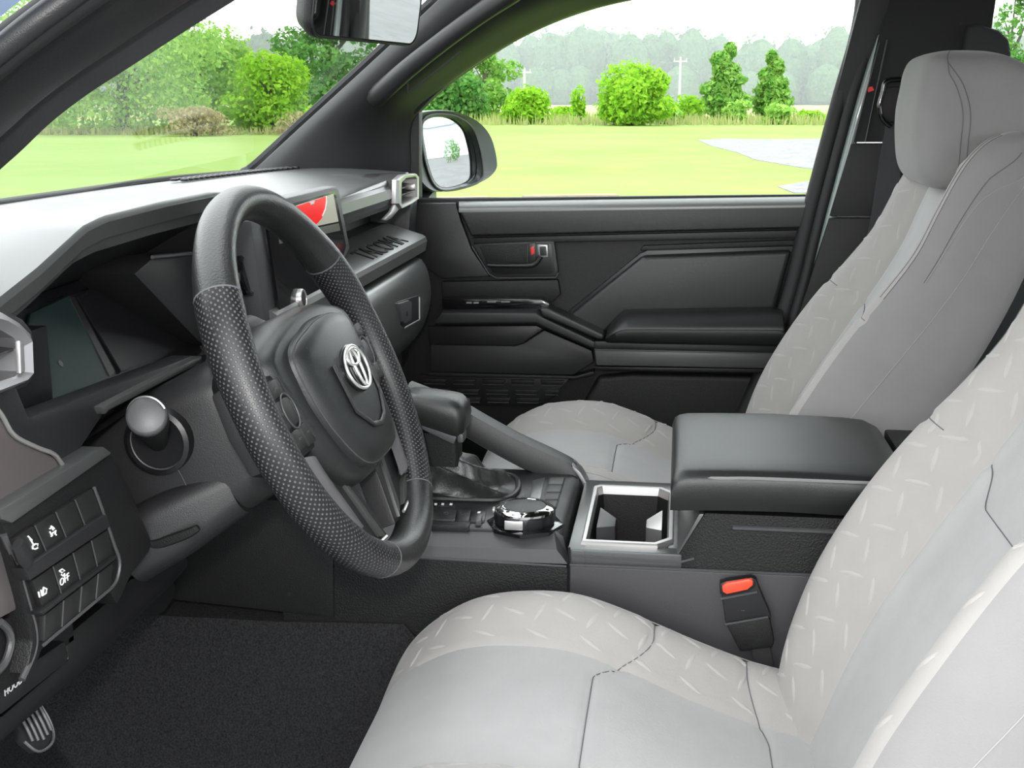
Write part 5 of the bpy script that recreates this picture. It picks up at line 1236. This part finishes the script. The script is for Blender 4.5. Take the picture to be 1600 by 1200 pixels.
g = MB(); g.prism([at(px, py, Y=0.585) for px, py in [(215, 900), (262, 870), (276, 918), (272, 938), (258, 958), (240, 967), (222, 966), (212, 950)]], (0, 0.02, 0.01)); g.build('pedal_pad', RUBBER, AC, bevel=0.006, seg=3)
ap = at(245, 910, Y=0.60); g = MB(); g.tube([ap, ap + V(-0.01, 0.06, 0.08), ap + V(-0.01, 0.11, 0.16)], 0.009, 8); g.build('pedal_arm', RUBBER, AC)
# ================================================================ outside
def ground_mat(name, c1, c2, c3, s1, s2, rough=0.95):
    m = bpy.data.materials.new(name); m.use_nodes = True; nt = m.node_tree; N = nt.nodes; L = nt.links; b = N['Principled BSDF']
    b.inputs['Roughness'].default_value = rough; b.inputs['Specular IOR Level'].default_value = 0.1
    tc = N.new('ShaderNodeTexCoord'); n1 = N.new('ShaderNodeTexNoise'); n1.inputs['Scale'].default_value = s1; n1.inputs['Detail'].default_value = 6
    n2 = N.new('ShaderNodeTexNoise'); n2.inputs['Scale'].default_value = s2; n2.inputs['Detail'].default_value = 3
    for n in (n1, n2): L.new(tc.outputs['Object'], n.inputs['Vector'])
    m1 = N.new('ShaderNodeMix'); m1.data_type = 'RGBA'; m1.inputs[6].default_value = (*c1, 1); m1.inputs[7].default_value = (*c2, 1)
    r1 = N.new('ShaderNodeMapRange'); r1.inputs[1].default_value = .35; r1.inputs[2].default_value = .65; L.new(n1.outputs['Fac'], r1.inputs[0]); L.new(r1.outputs[0], m1.inputs[0])
    m2 = N.new('ShaderNodeMix'); m2.data_type = 'RGBA'; m2.inputs[7].default_value = (*c3, 1); L.new(m1.outputs[2], m2.inputs[6])
    r2 = N.new('ShaderNodeMapRange'); r2.inputs[1].default_value = .5; r2.inputs[2].default_value = .75; L.new(n2.outputs['Fac'], r2.inputs[0]); L.new(r2.outputs[0], m2.inputs[0])
    L.new(m2.outputs[2], b.inputs['Base Color']); return m
LAWN = ground_mat('mown_lawn', (0.165, 0.262, 0.056), (0.20, 0.295, 0.074), (0.225, 0.275, 0.068), 0.12, 0.7)
FIELD = ground_mat('golden_field', (0.319, 0.289, 0.129), (0.274, 0.274, 0.114), (0.342, 0.304, 0.152), 0.05, 0.2)
GRAVEL = ground_mat('grey_gravel', (0.198, 0.198, 0.213), (0.258, 0.258, 0.266), (0.137, 0.137, 0.144), 1.5, 9.0)
TARMAC = ground_mat('lot_tarmac', (0.152, 0.152, 0.152), (0.182, 0.182, 0.182), (0.129, 0.129, 0.129), 0.4, 5.0)
def flat(name, pts, m, z, label):
    g = MB(); g.prism([V(x, y, z) for x, y in pts], (0, 0, -0.05)); return struct(g.build(name, m, smoothit=False), label)
flat('lawn', [(-150, -160), (98, -160), (98, 230), (-150, 230)], LAWN, 0.0, 'bright green mown lawn around the truck')
g = MB(); g.grid([[V(98, -160, -0.02), V(98, 260, -0.02)], [V(240, -160, 0.95), V(240, 260, 0.95)], [V(420, -200, 1.2), V(420, 420, 1.2)]])
struct(g.build('field', FIELD, smoothit=False, recalc=False), 'golden crop field beyond the lawn')
gp_ = [at(px, py, Z=0.0) for px, py in [(1085, 219), (1180, 217), (1400, 216)]]
rim = [(at(px, py, Z=0)) for px, py in [(1090, 219), (1130, 217), (1200, 218), (1300, 217), (1420, 216), (1560, 215), (1560, 262), (1400, 268), (1300, 268), (1250, 262), (1180, 250), (1150, 238), (1110, 228)]]
g = MB(); g.prism([V(p.x, p.y, 0.012) for p in rim], (0, 0, -0.05)); struct(g.build('gravel', GRAVEL, smoothit=False), 'grey gravel patch in the lawn')
rim = [(at(px, py, Z=0)) for px, py in [(1215, 292), (1260, 284), (1340, 280), (1500, 280), (1500, 305), (1240, 302)]]
g = MB(); g.prism([V(p.x, p.y, 0.012) for p in rim], (0, 0, -0.05)); struct(g.build('gravel', GRAVEL, smoothit=False), 'narrow gravel strip nearer the truck')
flat('car_park', [(-90, -120), (60, -120), (60, -14), (24, -9), (1.2, -7), (-1.3, 3.5), (-1.3, 60), (-90, 60)], TARMAC, 0.015, 'grey car park behind and beside the truck')

def leaf_mat(name, c1, c2):
    m = bpy.data.materials.new(name); m.use_nodes = True; nt = m.node_tree; N = nt.nodes; L = nt.links
    N.remove(N['Principled BSDF']); out = N['Material Output']
    oi = N.new('ShaderNodeTexCoord'); nz = N.new('ShaderNodeTexNoise'); nz.inputs['Scale'].default_value = 1.7; nz.inputs['Detail'].default_value = 5
    L.new(oi.outputs['Object'], nz.inputs['Vector'])
    rm = N.new('ShaderNodeMapRange'); rm.inputs[1].default_value = .35; rm.inputs[2].default_value = .65; L.new(nz.outputs['Fac'], rm.inputs[0])
    mx = N.new('ShaderNodeMix'); mx.data_type = 'RGBA'; mx.inputs[6].default_value = (*c1, 1); mx.inputs[7].default_value = (*c2, 1); L.new(rm.outputs[0], mx.inputs[0])
    d = N.new('ShaderNodeBsdfDiffuse'); t = N.new('ShaderNodeBsdfTranslucent'); ms = N.new('ShaderNodeMixShader'); ms.inputs[0].default_value = 0.4
    L.new(mx.outputs[2], d.inputs[0]); L.new(mx.outputs[2], t.inputs[0]); L.new(d.outputs[0], ms.inputs[1]); L.new(t.outputs[0], ms.inputs[2]); L.new(ms.outputs[0], out.inputs[0])
    return m
LIME = leaf_mat('lime_leaves', (0.19, 0.42, 0.028), (0.33, 0.56, 0.05)); GREEN = leaf_mat('green_leaves', (0.13, 0.32, 0.05), (0.27, 0.46, 0.10))
DEEP = leaf_mat('deep_green_leaves', (0.07, 0.22, 0.045), (0.17, 0.34, 0.085)); STRAW = leaf_mat('straw_twigs', (0.324, 0.288, 0.130), (0.418, 0.374, 0.202))
MIXG = leaf_mat('mixed_green_leaves', (0.18, 0.39, 0.065), (0.38, 0.58, 0.13)); FOREST = leaf_mat('forest_leaves', (0.072, 0.173, 0.086), (0.158, 0.259, 0.122))
TGRASS = leaf_mat('tall_grass_blades', (0.27, 0.34, 0.10), (0.38, 0.38, 0.17))
BARK = mat('bark', (0.10, 0.085, 0.07), 0.9, grain=0.6, gscale=30)
def leaves(blobs, n, size, seed, flatten=0.0):
    """blobs: (centre, rx, ry, rz); one mesh of small folded leaf clusters on and inside the blobs"""
    rnd = random.Random(seed); g = MB()
    w = [b[1] * b[3] + b[2] * b[3] for b in blobs]; tot = sum(w)
    for b, wt in zip(blobs, w):
        c = Vector(b[0])
        for _ in range(int(n * wt / tot)):
            d = V(rnd.gauss(0, 1), rnd.gauss(0, 1), rnd.gauss(0, 1)).normalized()
            r = rnd.uniform(0.55, 1.0) ** 0.5 * (1 + 0.22 * noise.noise(d * 2.2 + V(seed, 0, 0)) + 0.1 * rnd.uniform(-1, 1))
            p = c + V(d.x * b[1], d.y * b[2], d.z * b[3]) * r
            if p.z < 0.05: p.z = 0.05 + rnd.random() * 0.3
            nn = (d + V(rnd.gauss(0, .7), rnd.gauss(0, .7), rnd.gauss(0.3, .7))).normalized()
            t = nn.orthogonal().normalized(); t = (t * math.cos(rnd.random() * 6.3) + nn.cross(t) * math.sin(rnd.random() * 6.3)); s = nn.cross(t)
            sz = size * rnd.uniform(0.6, 1.3)
            k = g.add([p - t * sz * .5, p - s * sz * .3 + nn * sz * .1, p + t * sz * .5, p + s * sz * .3 + nn * sz * .1])
            g.f.append([k, k + 1, k + 2]); g.f.append([k, k + 2, k + 3])
    return g
def tree(name, label, cat, px, base_py, top_py, wpx, m, n, seed, shape='round', dist=None, group=None, leaf=None):
    if dist is None: p = at(px, base_py, Z=0.0)
    else:
        d = ray(px, 300); d.z = 0; d.normalize(); p = V(CAM.x, CAM.y, 0) + d * dist
    dd = (p - CAM).length; ppm = 1950.0 / dd
    h = 1.46 + (160 - top_py) / ppm; w = wpx / ppm
    rnd = random.Random(seed); T = thing(name, label, cat, (p.x, p.y, 0.0), group)
    bl = []
    if shape == 'cone':
        for k in range(7):
            t = k / 6.0; r = w / 2 * (1.0 - 0.78 * t) * (0.75 if k == 0 else 1)
            bl.append((p + V(rnd.uniform(-.1, .1) * w, rnd.uniform(-.1, .1) * w, h * (0.18 + 0.74 * t)), r, r, h * 0.11))
    elif shape == 'tall':
        for k in range(13):
            t = rnd.random(); a = rnd.random() * 6.28; rr = w / 2 * (0.75 - 0.45 * abs(t - 0.4)) * rnd.random() ** .5
            bl.append((p + V(math.cos(a) * rr, math.sin(a) * rr, h * (0.22 + 0.66 * t)), w * rnd.uniform(.14, .24), w * rnd.uniform(.14, .24), h * rnd.uniform(.09, .14)))
    else:
        bl.append((p + V(0, 0, h * 0.54), w * .34, w * .34, h * 0.42)); bl.append((p + V(0, 0, h * 0.22), w * .36, w * .36, h * 0.22))
        for k in range(14):
            a = rnd.random() * 6.28; rr = w * rnd.uniform(.12, .36)
            bl.append((p + V(math.cos(a) * rr, math.sin(a) * rr, h * rnd.uniform(.12, .8)), w * rnd.uniform(.14, .22), w * rnd.uniform(.14, .22), h * rnd.uniform(.14, .22)))
    g = leaves(bl, n, leaf if leaf else max(0.16, 7.5 / ppm), seed); g.build('crown', m, T, smoothit=False, recalc=False)
    g = MB(); g.tube([p, p + V(0.05 * w, 0, h * .35), p + V(0, 0, h * .75)], [max(.05, w * .035), max(.04, w * .025), .02], 8); tr = g.build('trunk', BARK, T)
    for k in range(4):
        a = rnd.random() * 6.28; z0 = h * rnd.uniform(.2, .5); g = MB()
        g.tube([p + V(0, 0, z0), p + V(math.cos(a) * w * .2, math.sin(a) * w * .2, z0 + h * .2)], [max(.03, w * .015), .015], 6); g.build('branch', BARK, tr)
    return T
# seen through the windscreen
tree('shrub', 'light green shrub at the lawn edge beside the driver side pillar', 'shrub', 50, 206, 90, 190, GREEN, 6000, 1, dist=73)
tree('broadleaf_tree', 'tall pale green tree, the widest seen through the windscreen', 'tree', 190, 208, -10, 340, MIXG, 15000, 2, 'round')
tree('broadleaf_tree', 'loose mid green tree beside the straw coloured bush', 'tree', 318, 203, 40, 230, MIXG, 8000, 3, 'round', dist=79)
tree('lime_bush', 'bright lime green rounded bush below the interior mirror', 'bush', 424, 208, 76, 160, LIME, 8000, 4)
tree('broadleaf_tree', 'dark green tree with thin branches behind the interior mirror', 'tree', 525, 204, -40, 230, DEEP, 11000, 5, 'tall', dist=72)
tree('dry_bush', 'straw coloured dry bush at the lawn edge', 'bush', 310, 209, 163, 115, STRAW, 2200, 6, dist=57, leaf=0.16)
tree('dry_bush', 'small patch of dry brush under the dark green tree', 'bush', 465, 209, 172, 80, STRAW, 900, 16, dist=57, leaf=0.16)
# seen through the door window
tree('dark_shrub', 'dark green shrub right behind the door mirror', 'shrub', 700, 192, 112, 140, DEEP, 7000, 7)
tree('broadleaf_tree', 'green tree whose branch tips hang over the door mirror', 'tree', 757, 190, 52, 110, GREEN, 2600, 17, 'tall', dist=97)
tree('lime_bush', 'small lime green bush next to the utility pole', 'bush', 827, 194, 132, 95, LIME, 5000, 8)
tree('lime_bush', 'large lopsided lime green bush standing alone in the lawn edge', 'bush', 985, 196, 94, 150, LIME, 9500, 9)
tree('conical_tree', 'cone shaped green tree, the taller of a pair', 'tree', 1125, 187, 73, 84, GREEN, 4800, 10, 'cone', dist=92)
tree('conical_tree', 'cone shaped green tree, the shorter of a pair', 'tree', 1200, 186, 85, 74, GREEN, 3800, 11, 'cone', dist=94)
tree('sapling', 'thin sapling with a reddish tip beside the large lime bush', 'sapling', 905, 192, 130, 30, LIME, 600, 12)
for k, (px, ty, w, lab) in enumerate(((1075, 148, 70, 'low weedy shrub between the large lime bush and the taller conical tree'), (1145, 156, 46, 'small round shrub at the foot of the taller conical tree'), (880, 165, 60, 'low weedy growth between the small lime bush and the sapling'), (1040, 165, 60, 'low shrub against the base of the large lime bush'), (760, 170, 50, 'low shrub between the door mirror and the small lime bush'), (1210, 160, 60, 'low shrub at the foot of the shorter conical tree'), (1265, 172, 50, 'lone low shrub past the pair of conical trees'))):
    tree('low_shrub', lab, 'shrub', px, 191, ty, w, MIXG if k % 2 else LIME, 900, 30 + k, dist=(97, 88, 97, 86, 97, 86, 93)[k], group='low shrubs along the field edge')
tree('broadleaf_tree', 'green tree seen through the rear side window', 'tree', 1560, 200, -60, 120, DEEP, 4200, 13, 'tall', dist=60)
# strip of tall grass under the shrubs
rnd = random.Random(5); g = MB()
for k in range(9000):
    px = rnd.uniform(-60, 1420); far = 196 if px > 620 else 211
    b = at(px, far - rnd.uniform(0, 9 if px > 620 else 6), Z=0.0); h = rnd.uniform(0.25, 0.9) if px > 620 else rnd.uniform(0.1, 0.45); s = rnd.uniform(.04, .09)
    a = rnd.random() * 3.14
    q = g.add([b + V(math.cos(a) * s, math.sin(a) * s, 0), b - V(math.cos(a) * s, math.sin(a) * s, 0), b + V(rnd.gauss(0, .12), rnd.gauss(0, .12), h)]); g.f.append([q, q + 1, q + 2])
o = tag(g.build('tall_grass', TGRASS, smoothit=False, recalc=False), 'strip of tall pale grass along the lawn edge', 'grass'); o['kind'] = 'stuff'
# distant wood
rnd = random.Random(9); bl = []
for k in range(210):
    y = -120 + 340 * (k / 210.0) + rnd.uniform(-2, 2); x = 245 + rnd.uniform(0, 30); hh = 15.5 + 2.5 * noise.noise((y * .03, 0, 0)) + rnd.uniform(-2, 1.5)
    bl.append((V(x, y, hh * .55), 4.2, 4.2, hh * .45)); bl.append((V(x - 4, y + 2, hh * .25), 4.5, 4.5, hh * .3))
g = leaves(bl, 70000, 1.1, 21)
for (c, rx, ry, rz) in bl:
    g.lathe(c, (0, 0, 1), [(0.3 * rx, -.9 * rz), (0.8 * rx, -.5 * rz), (0.88 * rx, 0), (.7 * rx, .5 * rz), (.3 * rx, .82 * rz), (.05, .88 * rz)], 9)
o = tag(g.build('distant_forest', FOREST, smoothit=False, recalc=False), 'misty belt of woodland on the far side of the field', 'forest'); o['kind'] = 'stuff'
g = MB(); g.grid([[V(262, -140, 0), V(262, 240, 0)], [V(262, -140, 11), V(262, 240, 11)]]); g.build('undergrowth', FOREST, o, smoothit=False, recalc=False)
# utility poles and wires
POLE = mat('grey_wood_pole', (0.42, 0.42, 0.40), 0.8, var=0.1)
for px, ty, lab in ((819, 108, 'pale utility pole with a crossarm beside the small lime bush'), (1057, 92, 'pale utility pole between the large lime bush and the conical trees'), (751, 106, 'pale utility pole rising above the door mirror')):
    d = ray(px, 300); d.z = 0; d.normalize(); p = V(CAM.x, CAM.y, 0) + d * 150; h = 1.46 + (160 - ty) / 13.0
    T = thing('utility_pole', lab, 'pole', (p.x, p.y, 0.2), 'utility poles across the field')
    g = MB(); g.cyl(p, p + V(0, 0, h), 0.17, 0.13, 10); g.build('pole_shaft', POLE, T)
    g = MB(); g.box(p + V(0, 0, h - 0.5), (0.15, 1.6, 0.16)); ca_ = g.build('crossarm', POLE, T)
    for s in (-.7, 0.7):
        g = MB(); g.cyl(p + V(0, s, h - .42), p + V(0, s, h - .1), 0.06, 0.05, 8); g.build('insulator', POLE, ca_)
# landscape timbers at the near edge of the lawn
TIMB = mat('weathered_timber', (0.26, 0.20, 0.115), 0.9, var=0.25, vscale=3)
for (a, b) in (((600, 309), (762, 307)), ((818, 305), (965, 303))):
    p, q = at(*a, Z=0.15), at(*b, Z=0.15); d = (q - p).normalized(); s = V(-d.y, d.x, 0) * 0.12
    g = MB(); g.prism([p - s, q - s, q + s, p + s], (0, 0, -0.16)); tag(g.build('landscape_timber', TIMB, bevel=0.02), 'tan landscape timber lying on the lawn behind the ' + ('door mirror' if a[0] < 700 else 'window ledge'), 'timber', 'landscape timbers')
# building and shrubs behind the truck (seen in the mirrors)
WALLW = mat('white_metal_siding', (0.75, 0.77, 0.78), 0.5, grain=0.2, gscale=3)
bc = V(46, -58, 0); bd = V(0.78, 0.62, 0).normalized(); bn = V(-bd.y, bd.x, 0)
if bn.dot(-bc) < 0: bn = -bn
BL = thing('white_building', 'long white metal building behind the truck', 'building', bc)
def bb(u, v, z): return bc + bd * u + bn * v + V(0, 0, z)
g = MB(); g.prism([bb(-40, 0, 0), bb(40, 0, 0), bb(40, -14, 0), bb(-40, -14, 0)], (0, 0, 5.5)); wl = g.build('wall', WALLW, BL)
g = MB(); g.prism([bb(-41, 0.6, 5.4), bb(41, 0.6, 5.4), bb(41, -7, 7.6), bb(-41, -7, 7.6)], (0, 0, 0.15)); g.build('roof', mat('pale_blue_roof', (0.5, 0.58, 0.68), 0.5), BL)
for k in range(6):
    g = MB(); u = -30 + 12 * k; g.prism([bb(u, 0.02, 0.2), bb(u + 4, 0.02, 0.2), bb(u + 4, 0.02, 3.4), bb(u, 0.02, 3.4)], bn * 0.08); g.build('roller_door', mat('roller_door_grey', (0.6, 0.62, 0.65), 0.5), BL)
for k, (x, y, q) in enumerate(((26, -33, 1.3), (31, -37, 1.0), (40, -38, 0.75))):
    bl = [(V(x, y, 0.9 * q), 1.3 * q, 1.3 * q, 0.9 * q), (V(x + .6 * q, y + .4 * q, 1.1 * q), .8 * q, .8 * q, .8 * q)]
    T = thing('car_park_shrub', ('largest', 'middle sized', 'smallest')[k] + ' rounded dark shrub planted in the car park', 'shrub', (x, y, 0), 'shrubs in the car park'); g = leaves(bl, 700, 0.22, 60 + k); g.build('crown', DEEP, T, smoothit=False, recalc=False)
    g = MB(); g.cyl(V(x, y, 0), V(x, y, 1), .06, .03, 6); g.build('trunk', BARK, T)
# white van parked beyond the rear side window
p0 = at(1600, 330, Z=0.0); d = ray(1612, 300); d.z = 0; d.normalize(); vc = V(CAM.x, CAM.y, 0) + d * 15.0
VAN = thing('parked_van', 'white van parked behind the rear side window', 'van', (vc.x, vc.y, 0)); VW = mat('white_van_paint', (0.8, 0.8, 0.8), 0.3, coat=0.5)
sd = V(-d.y, d.x, 0)
if sd.y > 0: sd = -sd
def vp(f, s, z): return vc + sd * f + d * s + V(0, 0, z)
pf = [(-0.1, 0.35), (-0.1, 1.05), (0.7, 1.15), (1.3, 1.82), (1.6, 1.9), (4.6, 1.9), (4.7, 0.35)]
g = MB(); g.prism([vp(f, -0.9, z) for f, z in pf], d * 1.8); g.build('van_body', VW, VAN, bevel=0.05)
g = MB(); g.prism([vp(f, -0.92, z) for f, z in [(0.95, 1.2), (1.42, 1.72), (2.5, 1.72), (2.5, 1.2)]], d * 0.03); g.build('side_window', PIANO, VAN)
for f in (0.6, 3.9):
    for s in (-0.9, 0.75): 
        g = MB(); g.lathe(vp(f, s, 0.34), d, [(0.33, 0), (0.34, 0.03), (0.34, 0.14), (0.33, 0.17)], 20); g.build('wheel', RUBBER, VAN)
# thin mist over the far field
m = bpy.data.materials.new('thin_mist'); m.use_nodes = True; nt = m.node_tree; nt.nodes.remove(nt.nodes['Principled BSDF'])
vsn = nt.nodes.new('ShaderNodeVolumeScatter'); vsn.inputs['Density'].default_value = 0.0030; vsn.inputs['Color'].default_value = (0.96, 1.0, 0.99, 1)
nt.links.new(vsn.outputs[0], nt.nodes['Material Output'].inputs['Volume'])
g = MB(); g.box((190, 50, 25), (170, 420, 60)); o = tag(g.build('mist', m, smoothit=False), 'thin pale mist hanging over the far field', 'mist'); o['kind'] = 'stuff'
